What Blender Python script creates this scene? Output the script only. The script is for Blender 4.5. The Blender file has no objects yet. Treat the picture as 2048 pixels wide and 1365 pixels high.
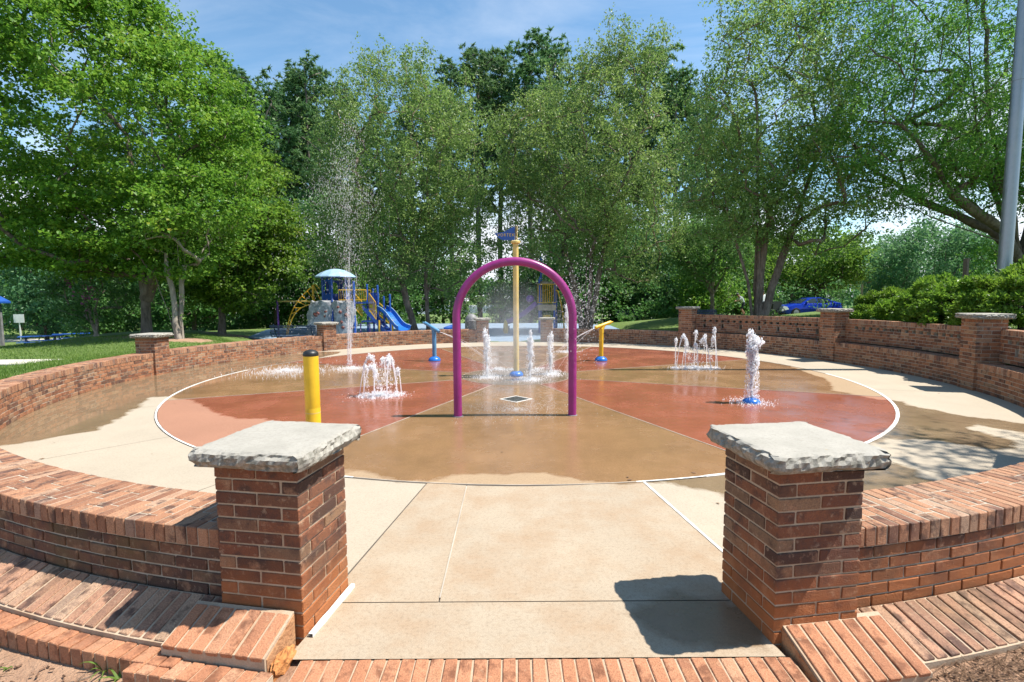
import bpy, bmesh, math, random
import numpy as np
from mathutils import Vector, Matrix

R_ = math.radians
rng = np.random.default_rng(7)
random.seed(7)
scene = bpy.context.scene
col = scene.collection

# ------------------------------------------------------------------ camera
cd = bpy.data.cameras.new('camera')
cd.sensor_width = 36.0
cd.lens = 17.578
cd.clip_start = 0.05
cd.clip_end = 2000
cam = bpy.data.objects.new('camera', cd)
col.objects.link(cam)
cam.matrix_world = Matrix.Translation((0, 0, 1.68)) @ Matrix.Rotation(R_(90 - 4.88), 4, 'X') @ Matrix.Rotation(R_(-0.357), 4, 'Z')
scene.camera = cam

# ------------------------------------------------------------------ sky and sun
SUN_EL = 60.8
LIGHT = Vector((-1.0, 0.042, -math.tan(R_(SUN_EL)))).normalized()
world = bpy.data.worlds.new('World')
scene.world = world
world.use_nodes = True
wn, wl = world.node_tree.nodes, world.node_tree.links
wn.clear()
w_out = wn.new('ShaderNodeOutputWorld')
w_bg = wn.new('ShaderNodeBackground')
w_sky = wn.new('ShaderNodeTexSky')
w_sky.sky_type = 'NISHITA'
w_sky.sun_disc = False
w_sky.sun_elevation = R_(SUN_EL)
w_sky.sun_rotation = R_(92.4)
w_sky.altitude = 200
w_sky.air_density = 1.0
w_sky.dust_density = 0.0
w_sky.ozone_density = 1.2
w_bg.inputs['Strength'].default_value = 0.105
w_tc = wn.new('ShaderNodeTexCoord')
w_map = wn.new('ShaderNodeMapping')
w_map.inputs['Scale'].default_value = (1.1, 2.0, 3.6)
w_map.inputs['Rotation'].default_value = (0.0, 0.35, 0.5)
w_no = wn.new('ShaderNodeTexNoise')
w_no.inputs['Scale'].default_value = 1.7
w_no.inputs['Detail'].default_value = 8
w_no.inputs['Roughness'].default_value = 0.62
w_no.inputs['Distortion'].default_value = 0.5
w_rp = wn.new('ShaderNodeMapRange')
w_rp.inputs['From Min'].default_value = 0.46
w_rp.inputs['From Max'].default_value = 0.80
w_rp.inputs['To Max'].default_value = 0.30
w_sep = wn.new('ShaderNodeSeparateXYZ')
# cumulus bank low over the horizon, the same all round
w_no2 = wn.new('ShaderNodeTexNoise')
w_no2.inputs['Scale'].default_value = 5.0
w_no2.inputs['Detail'].default_value = 7
w_no2.inputs['Roughness'].default_value = 0.55
w_hz = wn.new('ShaderNodeMapRange')
w_hz.inputs['From Min'].default_value = 0.42
w_hz.inputs['From Max'].default_value = 0.02
w_hz.inputs['To Min'].default_value = -0.28
w_hz.inputs['To Max'].default_value = 0.30
w_add = wn.new('ShaderNodeMath'); w_add.operation = 'ADD'
w_rp2 = wn.new('ShaderNodeMapRange')
w_rp2.inputs['From Min'].default_value = 0.50
w_rp2.inputs['From Max'].default_value = 0.72
w_mx = wn.new('ShaderNodeMath'); w_mx.operation = 'MAXIMUM'
w_mix = wn.new('ShaderNodeMix'); w_mix.data_type = 'RGBA'
w_mix.inputs['B'].default_value = (6.3, 6.6, 7.1, 1)
wl.new(w_tc.outputs['Generated'], w_map.inputs['Vector'])
wl.new(w_map.outputs['Vector'], w_no.inputs['Vector'])
wl.new(w_no.outputs['Fac'], w_rp.inputs['Value'])
wl.new(w_tc.outputs['Generated'], w_sep.inputs['Vector'])
wl.new(w_tc.outputs['Generated'], w_no2.inputs['Vector'])
wl.new(w_sep.outputs['Z'], w_hz.inputs['Value'])
wl.new(w_no2.outputs['Fac'], w_add.inputs[0])
wl.new(w_hz.outputs['Result'], w_add.inputs[1])
wl.new(w_add.outputs['Value'], w_rp2.inputs['Value'])
wl.new(w_rp.outputs['Result'], w_mx.inputs[0])
wl.new(w_rp2.outputs['Result'], w_mx.inputs[1])
wl.new(w_mx.outputs['Value'], w_mix.inputs['Factor'])
w_tint = wn.new('ShaderNodeMix'); w_tint.data_type = 'RGBA'; w_tint.blend_type = 'MULTIPLY'
w_tint.inputs['Factor'].default_value = 1.0
w_tint.inputs['B'].default_value = (0.92, 1.12, 1.12, 1)
wl.new(w_sky.outputs['Color'], w_tint.inputs['A'])
wl.new(w_tint.outputs['Result'], w_mix.inputs['A'])
wl.new(w_mix.outputs['Result'], w_bg.inputs['Color'])
wl.new(w_bg.outputs['Background'], w_out.inputs['Surface'])

sd_ = bpy.data.lights.new('sun', 'SUN')
sd_.energy = 5.0
sd_.angle = R_(0.53)
sd_.color = (1.0, 0.945, 0.86)
sun = bpy.data.objects.new('sun', sd_)
col.objects.link(sun)
sun.rotation_euler = LIGHT.to_track_quat('-Z', 'Y').to_euler()
sun.location = (20, 0, 40)

scene.view_settings.view_transform = 'Standard'
scene.view_settings.look = 'None'
scene.view_settings.exposure = 0.85
scene.view_settings.gamma = 1.0
scene.render.engine = 'CYCLES'
scene.cycles.max_bounces = 7
scene.cycles.diffuse_bounces = 4
scene.cycles.glossy_bounces = 3
scene.cycles.transmission_bounces = 4
scene.cycles.transparent_max_bounces = 8
scene.cycles.caustics_reflective = False
scene.cycles.caustics_refractive = False

# ------------------------------------------------------------------ helpers
CX, CY = 0.205, 11.01          # centre of the ring wall
HX, HY = 0.09, 10.78           # centre of the hub
R_PAD = 6.63
R_IN, R_OUT = 8.29, 8.69


def pol(a, r, z=0.0):
    """point at angle a (degrees, 0 towards the entrance, + to the right) round the ring"""
    a = R_(a)
    return (CX + r * math.sin(a), CY - r * math.cos(a), z)


def tag(o, label=None, cat=None, group=None, kind=None):
    if label: o['label'] = label
    if cat: o['category'] = cat
    if group: o['group'] = group
    if kind: o['kind'] = kind
    return o


def empty(name, loc=(0, 0, 0), rz=0.0, label=None, cat=None, group=None, kind=None):
    o = bpy.data.objects.new(name, None)
    o.empty_display_size = 0.2
    o.location = loc
    o.rotation_euler = (0, 0, rz)
    col.objects.link(o)
    return tag(o, label, cat, group, kind)


def link(name, me, parent=None, loc=None, rot=None):
    o = bpy.data.objects.new(name, me)
    col.objects.link(o)
    if parent is not None:
        o.parent = parent
    if loc is not None:
        o.location = loc
    if rot is not None:
        o.rotation_euler = rot
    return o


def copy_tree(o, parent=None):
    c = o.copy()
    col.objects.link(c)
    c.parent = parent
    for ch in list(o.children):
        copy_tree(ch, c)
    return c


class MB:
    def __init__(self):
        self.v, self.f, self.m = [], [], []

    def add(self, vs, fs, mi=0):
        n = len(self.v)
        self.v.extend([tuple(p) for p in vs])
        self.f.extend([tuple(i + n for i in f) for f in fs])
        self.m.extend([mi] * len(fs))
        return self

    def box(self, lo, hi, mi=0, M=None):
        x0, y0, z0 = lo; x1, y1, z1 = hi
        vs = [(x0, y0, z0), (x1, y0, z0), (x1, y1, z0), (x0, y1, z0), (x0, y0, z1), (x1, y0, z1), (x1, y1, z1), (x0, y1, z1)]
        if M is not None: vs = [M @ Vector(p) for p in vs]
        return self.add(vs, [(0, 3, 2, 1), (4, 5, 6, 7), (0, 1, 5, 4), (1, 2, 6, 5), (2, 3, 7, 6), (3, 0, 4, 7)], mi)

    def obox(self, c, half, rz=0.0, mi=0, M=None):
        T = Matrix.Translation(c) @ (M if M is not None else Matrix.Rotation(rz, 4, 'Z'))
        return self.box([-h for h in half], half, mi, T)

    def tube(self, pts, rad, n=10, cap=True, mi=0, squash=None):
        pts = [Vector(p) for p in pts]
        if not hasattr(rad, '__len__'): rad = [rad] * len(pts)
        rings = []
        ref = None
        for i, p in enumerate(pts):
            d = (pts[min(i + 1, len(pts) - 1)] - pts[max(i - 1, 0)]).normalized()
            if ref is None:
                ref = Vector((0, 0, 1)) if abs(d.z) < 0.9 else Vector((1, 0, 0))
            u = d.cross(ref).normalized()
            w = u.cross(d).normalized()
            ref = w
            rings.append([p + rad[i] * (math.cos(2 * math.pi * k / n) * u + math.sin(2 * math.pi * k / n) * w) for k in range(n)])
        vs = [q for r in rings for q in r]
        fs = []
        for i in range(len(pts) - 1):
            for k in range(n):
                k2 = (k + 1) % n
                fs.append((i * n + k, i * n + k2, (i + 1) * n + k2, (i + 1) * n + k))
        if cap:
            fs.append(tuple(range(n)))
            fs.append(tuple((len(pts) - 1) * n + k for k in reversed(range(n))))
        return self.add(vs, fs, mi)

    def lathe(self, prof, c=(0, 0, 0), n=24, mi=0, a0=0.0):
        """prof: list of (r, z) from bottom to top"""
        vs, fs = [], []
        for r, z in prof:
            for k in range(n):
                a = a0 + 2 * math.pi * k / n
                vs.append((c[0] + r * math.cos(a), c[1] + r * math.sin(a), c[2] + z))
        for i in range(len(prof) - 1):
            for k in range(n):
                k2 = (k + 1) % n
                fs.append((i * n + k, i * n + k2, (i + 1) * n + k2, (i + 1) * n + k))
        fs.append(tuple(reversed(range(n))))
        fs.append(tuple((len(prof) - 1) * n + k for k in range(n)))
        return self.add(vs, fs, mi)

    def prism(self, poly, lo, hi, axis='z', mi=0, M=None):
        """poly of 2D points extruded along axis between lo and hi"""
        def P(p, t):
            q = {'z': (p[0], p[1], t), 'y': (p[0], t, p[1]), 'x': (t, p[0], p[1])}[axis]
            return M @ Vector(q) if M is not None else q
        n = len(poly)
        vs = [P(p, lo) for p in poly] + [P(p, hi) for p in poly]
        fs = [tuple(reversed(range(n))), tuple(range(n, 2 * n))]
        for k in range(n):
            k2 = (k + 1) % n
            fs.append((k, k2, n + k2, n + k))
        return self.add(vs, fs, mi)

    def mesh(self, name, mats, smooth=False):
        me = bpy.data.meshes.new(name)
        me.from_pydata(self.v, [], self.f)
        if not isinstance(mats, (list, tuple)): mats = [mats]
        for m in mats: me.materials.append(m)
        if len(mats) > 1:
            me.polygons.foreach_set('material_index', self.m)
        bm = bmesh.new(); bm.from_mesh(me)
        bmesh.ops.recalc_face_normals(bm, faces=bm.faces)
        bm.to_mesh(me); bm.free()
        if smooth:
            me.polygons.foreach_set('use_smooth', [True] * len(me.polygons))
            try: me.set_sharp_from_angle(angle=R_(40))
            except Exception: pass
        me.update()
        return me

    def build(self, name, mats, parent=None, smooth=False, loc=None, rot=None):
        return link(name, self.mesh(name, mats, smooth), parent, loc, rot)


def np_mesh(name, V, F, mats, smooth=False, mat_idx=None):
    V = np.asarray(V, np.float32).reshape(-1, 3)
    F = np.asarray(F, np.int32)
    k = F.shape[1]
    me = bpy.data.meshes.new(name)
    me.vertices.add(len(V)); me.vertices.foreach_set('co', V.ravel())
    me.loops.add(F.size); me.loops.foreach_set('vertex_index', F.ravel())
    me.polygons.add(len(F))
    me.polygons.foreach_set('loop_start', np.arange(len(F), dtype=np.int32) * k)
    try: me.polygons.foreach_set('loop_total', np.full(len(F), k, np.int32))
    except Exception: pass
    if not isinstance(mats, (list, tuple)): mats = [mats]
    for m in mats: me.materials.append(m)
    if mat_idx is not None:
        me.polygons.foreach_set('material_index', np.asarray(mat_idx, np.int32))
    me.polygons.foreach_set('use_smooth', np.full(len(F), bool(smooth)))
    me.update(calc_edges=True)
    me.validate()
    return me


# ------------------------------------------------------------------ materials
def new_mat(name):
    m = bpy.data.materials.new(name)
    m.use_nodes = True
    nt = m.node_tree
    b = nt.nodes['Principled BSDF']
    return m, nt, b


def N(nt, t, **kw):
    n = nt.nodes.new(t)
    for k, v in kw.items(): setattr(n, k, v)
    return n


def ramp(nt, stops, fac):
    r = N(nt, 'ShaderNodeValToRGB')
    el = r.color_ramp.elements
    while len(el) < len(stops): el.new(0.5)
    for e, (p, c) in zip(el, stops):
        e.position = p
        e.color = (*c, 1)
    nt.links.new(fac, r.inputs['Fac'])
    return r.outputs['Color']


def noise(nt, vec, scale, detail=4, rough=0.55, dist=0.0):
    n = N(nt, 'ShaderNodeTexNoise')
    n.inputs['Scale'].default_value = scale
    n.inputs['Detail'].default_value = detail
    n.inputs['Roughness'].default_value = rough
    n.inputs['Distortion'].default_value = dist
    if vec is not None: nt.links.new(vec, n.inputs['Vector'])
    return n.outputs['Fac']


def mrange(nt, v, a, b, c=0.0, d=1.0):
    n = N(nt, 'ShaderNodeMapRange')
    n.inputs['From Min'].default_value = a; n.inputs['From Max'].default_value = b
    n.inputs['To Min'].default_value = c; n.inputs['To Max'].default_value = d
    nt.links.new(v, n.inputs['Value'])
    return n.outputs['Result']


def mixc(nt, fac, a, b, mode='MIX'):
    n = N(nt, 'ShaderNodeMix'); n.data_type = 'RGBA'; n.blend_type = mode
    for s, v in (('Factor', fac), ('A', a), ('B', b)):
        if isinstance(v, (int, float)): n.inputs[s].default_value = v
        elif isinstance(v, tuple): n.inputs[s].default_value = (*v, 1)
        else: nt.links.new(v, n.inputs[s])
    return n.outputs['Result']


def math_(nt, op, a, b=None):
    n = N(nt, 'ShaderNodeMath'); n.operation = op
    for i, v in enumerate((a, b)):
        if v is None: continue
        if isinstance(v, (int, float)): n.inputs[i].default_value = v
        else: nt.links.new(v, n.inputs[i])
    return n.outputs['Value']


def bump(nt, b, h, strength, dist=0.01):
    n = N(nt, 'ShaderNodeBump')
    n.inputs['Strength'].default_value = strength
    n.inputs['Distance'].default_value = dist
    nt.links.new(h, n.inputs['Height'])
    nt.links.new(n.outputs['Normal'], b.inputs['Normal'])


def obj_co(nt):
    return N(nt, 'ShaderNodeTexCoord').outputs['Object']


def geo_pos(nt):
    return N(nt, 'ShaderNodeNewGeometry').outputs['Position']


def rand_val(nt):
    """one number per separate piece: differs between objects and between islands of one mesh"""
    o = N(nt, 'ShaderNodeObjectInfo').outputs['Random']
    i = N(nt, 'ShaderNodeNewGeometry').outputs['Random Per Island']
    return math_(nt, 'FRACT', math_(nt, 'ADD', o, i))


def paint(name, c, rough=0.4, var=0.12, bumps=0.05, metallic=0.0, wear=None):
    m, nt, b = new_mat(name)
    p = obj_co(nt)
    n1 = noise(nt, p, 4.0, 6, 0.6)
    n2 = noise(nt, p, 45.0, 3)
    dark = tuple(x * (1 - var * 1.8) for x in c); lite = tuple(min(1, x * (1 + var)) for x in c)
    cc = mixc(nt, mrange(nt, n1, 0.3, 0.7), dark, lite)
    if wear is not None:
        cc = mixc(nt, mrange(nt, noise(nt, p, 14.0, 9, 0.75), 0.56, 0.70, 0, 0.45), cc, wear)
    nt.links.new(cc, b.inputs['Base Color'])
    nt.links.new(mrange(nt, n1, 0.3, 0.7, rough * 0.8, min(1, rough * 1.3)), b.inputs['Roughness'])
    b.inputs['Metallic'].default_value = metallic
    bump(nt, b, n2, bumps, 0.004)
    return m


def brick_mat(name, stain=0.0, moss=0.0, tones=None):
    m, nt, b = new_mat(name)
    r = rand_val(nt)
    p = obj_co(nt)
    off = N(nt, 'ShaderNodeVectorMath'); off.operation = 'ADD'
    cmb = N(nt, 'ShaderNodeCombineXYZ')
    nt.links.new(math_(nt, 'MULTIPLY', r, 37.0), cmb.inputs[0])
    nt.links.new(math_(nt, 'MULTIPLY', r, 91.0), cmb.inputs[1])
    nt.links.new(p, off.inputs[0]); nt.links.new(cmb.outputs[0], off.inputs[1])
    q = off.outputs[0]
    base = ramp(nt, tones if tones else [(0.0, (.12, .058, .034)), (.14, (.23, .088, .042)), (.38, (.35, .140, .062)), (.62, (.43, .185, .085)),
                     (.80, (.34, .165, .085)), (.90, (.47, .280, .155)), (1.0, (.16, .085, .052))], r)
    n1 = noise(nt, q, 9.0, 5, 0.6)
    n2 = noise(nt, q, 26.0, 6, 0.65)
    n3 = noise(nt, q, 140.0, 4, 0.6)
    c = mixc(nt, mrange(nt, n1, 0.52, 0.64, 0, 0.85), base, (.065, .034, .026))
    c = mixc(nt, mrange(nt, n1, 0.43, 0.31, 0, 0.75), c, (.44, .235, .13))
    c = mixc(nt, mrange(nt, n2, 0.57, 0.70, 0, 0.55), c, (.48, .34, .22))
    c = mixc(nt, mrange(nt, n3, 0.40, 0.66, 0, 0.50), c, (.10, .045, .033))
    wp = geo_pos(nt)
    if stain:
        sep = N(nt, 'ShaderNodeSeparateXYZ'); nt.links.new(wp, sep.inputs[0])
        hh = math_(nt, 'ADD', sep.outputs['Z'], math_(nt, 'MULTIPLY', noise(nt, wp, 5.0, 5), -0.5))
        c = mixc(nt, mrange(nt, hh, 0.16, -0.16, 0, stain), c, (.46, .145, .035))
    if moss:
        c = mixc(nt, mrange(nt, noise(nt, wp, 2.2, 6, 0.65), 0.48, 0.64, 0, moss), c, (.12, .085, .03))
    nt.links.new(c, b.inputs['Base Color'])
    b.inputs['Roughness'].default_value = 0.88
    hgt = math_(nt, 'ADD', math_(nt, 'MULTIPLY', n2, 0.6), n3)
    bump(nt, b, hgt, 0.85, 0.009)
    return m


def grain_mat(name, c1, c2, scale=6.0, rough=0.9, bs=0.5, bd=0.006, c3=None, fine=120.0, detail=6):
    m, nt, b = new_mat(name)
    p = geo_pos(nt)
    n1 = noise(nt, p, scale, detail, 0.6)
    n2 = noise(nt, p, fine, 4, 0.6)
    c = mixc(nt, mrange(nt, n1, 0.35, 0.65), c1, c2)
    if c3 is not None:
        c = mixc(nt, mrange(nt, noise(nt, p, scale * 2.7, 6, 0.7), 0.56, 0.68, 0, 0.8), c, c3)
    c = mixc(nt, mrange(nt, n2, 0.35, 0.7, 0, 0.3), c, tuple(x * 0.45 for x in c1))
    nt.links.new(c, b.inputs['Base Color'])
    b.inputs['Roughness'].default_value = rough
    bump(nt, b, math_(nt, 'ADD', n1, n2), bs, bd)
    return m


def floor_mat(name, dry, wet, grit=0.35, stain=None):
    """concrete or coloured paving: 'wet' on the mesh is metres inside (+) or outside (-) the wet area"""
    m, nt, b = new_mat(name)
    p = geo_pos(nt)
    at = N(nt, 'ShaderNodeAttribute'); at.attribute_name = 'wet'
    w = math_(nt, 'ADD', at.outputs['Fac'], math_(nt, 'MULTIPLY', math_(nt, 'SUBTRACT', noise(nt, p, 4.5, 8, 0.62), 0.5), 0.30))
    mask = mrange(nt, w, -0.025, 0.045)
    big = noise(nt, p, 0.9, 6, 0.6)
    mid = noise(nt, p, 7.0, 7, 0.65)
    fine = noise(nt, p, 190.0, 3, 0.7)
    grit_n = noise(nt, p, 420.0, 2, 0.6)
    d = mixc(nt, mrange(nt, big, 0.3, 0.7), tuple(x * 0.90 for x in dry), tuple(min(1, x * 1.06) for x in dry))
    d = mixc(nt, mrange(nt, mid, 0.5, 0.75, 0, 0.22), d, tuple(x * 0.7 for x in dry))
    if stain is not None:
        sp = math_(nt, 'ADD', math_(nt, 'MULTIPLY', noise(nt, p, 2.3, 8, 0.7), 1.0), 0.0)
        d = mixc(nt, mrange(nt, sp, 0.42, 0.66, 0, 0.75), d, stain)
        d = mixc(nt, mrange(nt, noise(nt, p, 34.0, 3, 0.6), 0.70, 0.76, 0, 0.6), d, tuple(x * 0.35 for x in stain))
    wcol = mixc(nt, mrange(nt, big, 0.3, 0.7), tuple(x * 0.78 for x in wet), tuple(x * 1.15 for x in wet))
    wcol = mixc(nt, mrange(nt, mid, 0.45, 0.75, 0, 0.35), wcol, tuple(x * 1.45 for x in wet))
    c = mixc(nt, mask, d, wcol)
    speck = noise(nt, p, 48.0, 5, 0.72)
    c = mixc(nt, mrange(nt, speck, 0.50, 0.66, 0, grit * 0.75), c, tuple(x * 0.5 for x in wet))
    c = mixc(nt, mrange(nt, speck, 0.44, 0.30, 0, grit * 0.45), c, tuple(min(1, x * 1.15) for x in dry))
    c = mixc(nt, mrange(nt, fine, 0.40, 0.68, 0, grit), c, tuple(x * 0.4 for x in wet))
    c = mixc(nt, mrange(nt, grit_n, 0.62, 0.72, 0, grit * 0.7), c, tuple(min(1, x * 1.5) for x in dry))
    nt.links.new(c, b.inputs['Base Color'])
    film = mrange(nt, noise(nt, p, 1.3, 6, 0.65), 0.38, 0.62, 0.05, 0.34)
    pool = N(nt, 'ShaderNodeAttribute'); pool.attribute_name = 'pool'
    film = math_(nt, 'MAXIMUM', math_(nt, 'SUBTRACT', film, math_(nt, 'MULTIPLY', pool.outputs['Fac'], 0.30)), 0.03)
    nt_mix = N(nt, 'ShaderNodeMix'); nt_mix.data_type = 'FLOAT'
    nt.links.new(mask, nt_mix.inputs['Factor']); nt_mix.inputs['A'].default_value = 0.9
    nt.links.new(film, nt_mix.inputs['B'])
    nt.links.new(nt_mix.outputs['Result'], b.inputs['Roughness'])
    b.inputs['IOR'].default_value = 1.4
    bn = N(nt, 'ShaderNodeBump')
    bn.inputs['Distance'].default_value = 0.003
    nt.links.new(math_(nt, 'ADD', fine, math_(nt, 'MULTIPLY', grit_n, 0.6)), bn.inputs['Height'])
    dryb = math_(nt, 'SUBTRACT', 1.0, mask)
    damp = math_(nt, 'ADD', math_(nt, 'MULTIPLY', dryb, 0.28), math_(nt, 'MULTIPLY', math_(nt, 'SUBTRACT', 1.0, pool.outputs['Fac']), 0.10))
    nt.links.new(damp, bn.inputs['Strength'])
    nt.links.new(bn.outputs['Normal'], b.inputs['Normal'])
    return m


def leaf_mat(name, c_dark, c_mid, c_lite, trans=0.35, rough=0.45, tint=None):
    m, nt, b = new_mat(name)
    nt.nodes.remove(b)
    out = nt.nodes['Material Output']
    r = N(nt, 'ShaderNodeNewGeometry').outputs['Random Per Island']
    p = obj_co(nt)
    big = noise(nt, p, 0.55, 3, 0.6)
    v = math_(nt, 'ADD', math_(nt, 'MULTIPLY', r, 0.55), math_(nt, 'MULTIPLY', mrange(nt, big, 0.3, 0.7), 0.45))
    stops = [(0.0, c_dark), (0.5, c_mid), (0.9, c_lite)]
    if tint: stops.append((0.98, tint))
    c = ramp(nt, stops, v)
    oi = N(nt, 'ShaderNodeObjectInfo').outputs['Random']
    hs = N(nt, 'ShaderNodeHueSaturation')
    nt.links.new(mrange(nt, oi, 0, 1, 0.492, 0.508), hs.inputs['Hue'])
    nt.links.new(mrange(nt, oi, 0, 1, 0.88, 1.12), hs.inputs['Value'])
    nt.links.new(c, hs.inputs['Color'])
    c = hs.outputs['Color']
    pb = N(nt, 'ShaderNodeBsdfPrincipled')
    nt.links.new(c, pb.inputs['Base Color'])
    pb.inputs['Roughness'].default_value = rough
    pb.inputs['Specular IOR Level'].default_value = 0.4
    tr = N(nt, 'ShaderNodeBsdfTranslucent')
    tcol = mixc(nt, 0.55, c, (0.78, 1.0, 0.22), 'MULTIPLY')
    g = N(nt, 'ShaderNodeGamma'); g.inputs['Gamma'].default_value = 0.72
    nt.links.new(tcol, g.inputs['Color'])
    nt.links.new(g.outputs['Color'], tr.inputs['Color'])
    mx = N(nt, 'ShaderNodeMixShader'); mx.inputs[0].default_value = trans
    nt.links.new(pb.outputs[0], mx.inputs[1]); nt.links.new(tr.outputs[0], mx.inputs[2])
    nt.links.new(mx.outputs[0], out.inputs['Surface'])
    return m


def bark_mat(name, c1, c2, c3, scale=9.0):
    m, nt, b = new_mat(name)
    p = obj_co(nt)
    mp = N(nt, 'ShaderNodeMapping'); mp.inputs['Scale'].default_value = (1, 1, 0.28)
    nt.links.new(p, mp.inputs['Vector'])
    n1 = noise(nt, mp.outputs['Vector'], scale, 8, 0.65)
    n2 = noise(nt, p, 2.0, 4)
    c = mixc(nt, mrange(nt, n1, 0.38, 0.62), c1, c2)
    c = mixc(nt, mrange(nt, n2, 0.5, 0.68, 0, 0.7), c, c3)
    nt.links.new(c, b.inputs['Base Color'])
    b.inputs['Roughness'].default_value = 0.95
    bump(nt, b, n1, 0.9, 0.03)
    return m


M = {}
M['brick'] = brick_mat('brick')
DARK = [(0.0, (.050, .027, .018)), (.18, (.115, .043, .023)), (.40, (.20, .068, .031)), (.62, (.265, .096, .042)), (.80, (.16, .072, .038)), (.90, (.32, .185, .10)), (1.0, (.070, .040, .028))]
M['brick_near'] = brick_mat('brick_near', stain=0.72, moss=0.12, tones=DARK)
M['brick_coping'] = brick_mat('brick_coping', tones=[(0.0, (.17, .085, .06)), (.12, (.29, .13, .068)), (.4, (.42, .20, .105)), (.65, (.49, .25, .135)), (.82, (.40, .23, .135)), (.93, (.50, .32, .21)), (1.0, (.22, .13, .095))])
M['brick_moss_shade'] = brick_mat('brick_moss_shade', stain=0.0, moss=0.55, tones=[(0.0, (.055, .032, .020)), (.16, (.105, .045, .025)), (.40, (.16, .064, .032)), (.62, (.19, .080, .038)), (.80, (.14, .068, .037)), (.90, (.21, .13, .072)), (1.0, (.072, .042, .028))])  # tones darkened to carry the shade of the left outer wall, moss mottled over
M['brick_path'] = brick_mat('brick_path', stain=0.25, tones=[(0.0, (.31, .155, .095)), (.3, (.46, .215, .12)), (.6, (.54, .27, .155)), (.8, (.50, .28, .17)), (.92, (.57, .35, .22)), (1.0, (.36, .22, .14))])
M['brick_edge'] = brick_mat('brick_edge', moss=0.25, tones=[(0.0, (.25, .14, .09)), (.3, (.41, .215, .13)), (.6, (.50, .275, .17)), (.8, (.45, .285, .18)), (.92, (.54, .36, .24)), (1.0, (.28, .19, .135))])
M['clay_core'] = grain_mat('clay_core', (.40, .19, .085), (.50, .27, .13), 12.0, 0.95, 0.9, 0.01, (.16, .06, .03), 60)
M['mortar'] = grain_mat('mortar', (.36, .305, .23), (.47, .41, .325), 5.0, 0.95, 0.5)
M['mortar_clay'] = grain_mat('mortar_clay', (.40, .27, .17), (.50, .40, .29), 5.0, 0.95, 0.6)
def cap_mat():
    m, nt, b = new_mat('cap_stone')
    p = geo_pos(nt)
    n1 = noise(nt, p, 6.0, 7, 0.6); n2 = noise(nt, p, 70.0, 4, 0.65); n3 = noise(nt, p, 300.0, 3, 0.6)
    c = mixc(nt, mrange(nt, n1, 0.35, 0.65), (.32, .30, .255), (.385, .36, .31))
    c = mixc(nt, mrange(nt, noise(nt, p, 11.0, 8, 0.72), 0.54, 0.68, 0, 0.40), c, (.20, .185, .15))
    c = mixc(nt, mrange(nt, n2, 0.50, 0.70, 0, 0.55), c, (.22, .205, .175))
    c = mixc(nt, mrange(nt, n3, 0.45, 0.7, 0, 0.45), c, (.24, .225, .195))
    # lichen and weathering sit on the split sides only
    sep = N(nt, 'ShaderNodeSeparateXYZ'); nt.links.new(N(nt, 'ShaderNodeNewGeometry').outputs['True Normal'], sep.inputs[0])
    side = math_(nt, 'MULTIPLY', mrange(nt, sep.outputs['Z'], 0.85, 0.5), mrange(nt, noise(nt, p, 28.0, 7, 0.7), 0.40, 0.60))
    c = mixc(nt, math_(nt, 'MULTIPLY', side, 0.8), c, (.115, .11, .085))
    c = mixc(nt, mrange(nt, noise(nt, p, 13.0, 5, 0.6), 0.70, 0.76, 0, 0.5), c, (.42, .27, .08))
    nt.links.new(c, b.inputs['Base Color'])
    b.inputs['Roughness'].default_value = 0.93
    bump(nt, b, math_(nt, 'ADD', n2, n3), 0.5, 0.004)
    return m


M['cap'] = cap_mat()
M['soil'] = grain_mat('soil', (.30, .165, .10), (.42, .26, .17), 3.5, 0.97, 0.9, 0.02, (.20, .10, .06), 60)
M['joint'] = grain_mat('joint_filler', (.10, .085, .07), (.16, .13, .10), 5.0)
M['caulk'] = paint('white_caulk', (.70, .68, .63), 0.6, 0.10, wear=(.35, .29, .22))
M['thin_joint'] = paint('thin_joint', (.42, .36, .29), 0.7, 0.15)
M['concrete'] = floor_mat('concrete', (.43, .368, .282), (.215, .150, .088), 0.30)
M['concrete_clay'] = floor_mat('concrete_clay', (.425, .348, .255), (.235, .155, .09), 0.40, (.36, .245, .15))
M['brown'] = floor_mat('brown_paving', (.40, .285, .175), (.275, .155, .076), 0.52)
M['red'] = floor_mat('red_paving', (.37, .19, .12), (.285, .092, .053), 0.44)
M['hub'] = floor_mat('grey_paving', (.30, .24, .18), (.20, .135, .085), 0.40)
M['drain'] = paint('drain_grate', (.045, .05, .045), 0.5, 0.2)
M['yellow'] = paint('yellow_paint', (.74, .46, .022), 0.35, 0.10, wear=(.50, .34, .05))
M['pale_yellow'] = paint('pale_yellow_paint', (.70, .51, .16), 0.4, 0.12, wear=(.52, .42, .22))
M['magenta'] = paint('magenta_paint', (.27, .022, .165), 0.32, 0.12, wear=(.34, .10, .24))
M['blue'] = paint('blue_paint', (.018, .085, .36), 0.38, 0.12)
M['dome_blue'] = paint('dome_blue_paint', (.02, .14, .50), 0.25, 0.1)
M['light_blue'] = paint('light_blue_paint', (.09, .25, .42), 0.45, 0.15)
M['pale_blue'] = paint('pale_blue_paint', (.29, .45, .61), 0.5, 0.12)
M['dark_blue'] = paint('dark_blue_paint', (.014, .032, .085), 0.5, 0.2)
M['purple'] = paint('purple_paint', (.13, .035, .25), 0.4, 0.1)
M['play_yellow'] = paint('play_yellow_paint', (.68, .38, .02), 0.4, 0.1)
M['rock'] = grain_mat('moulded_rock', (.22, .23, .25), (.38, .39, .405), 4.0, 0.85, 0.9, 0.03, (.05, .05, .055), 30)
M['hold'] = paint('climbing_hold', (.16, .05, .04), 0.5, 0.2)
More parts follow.
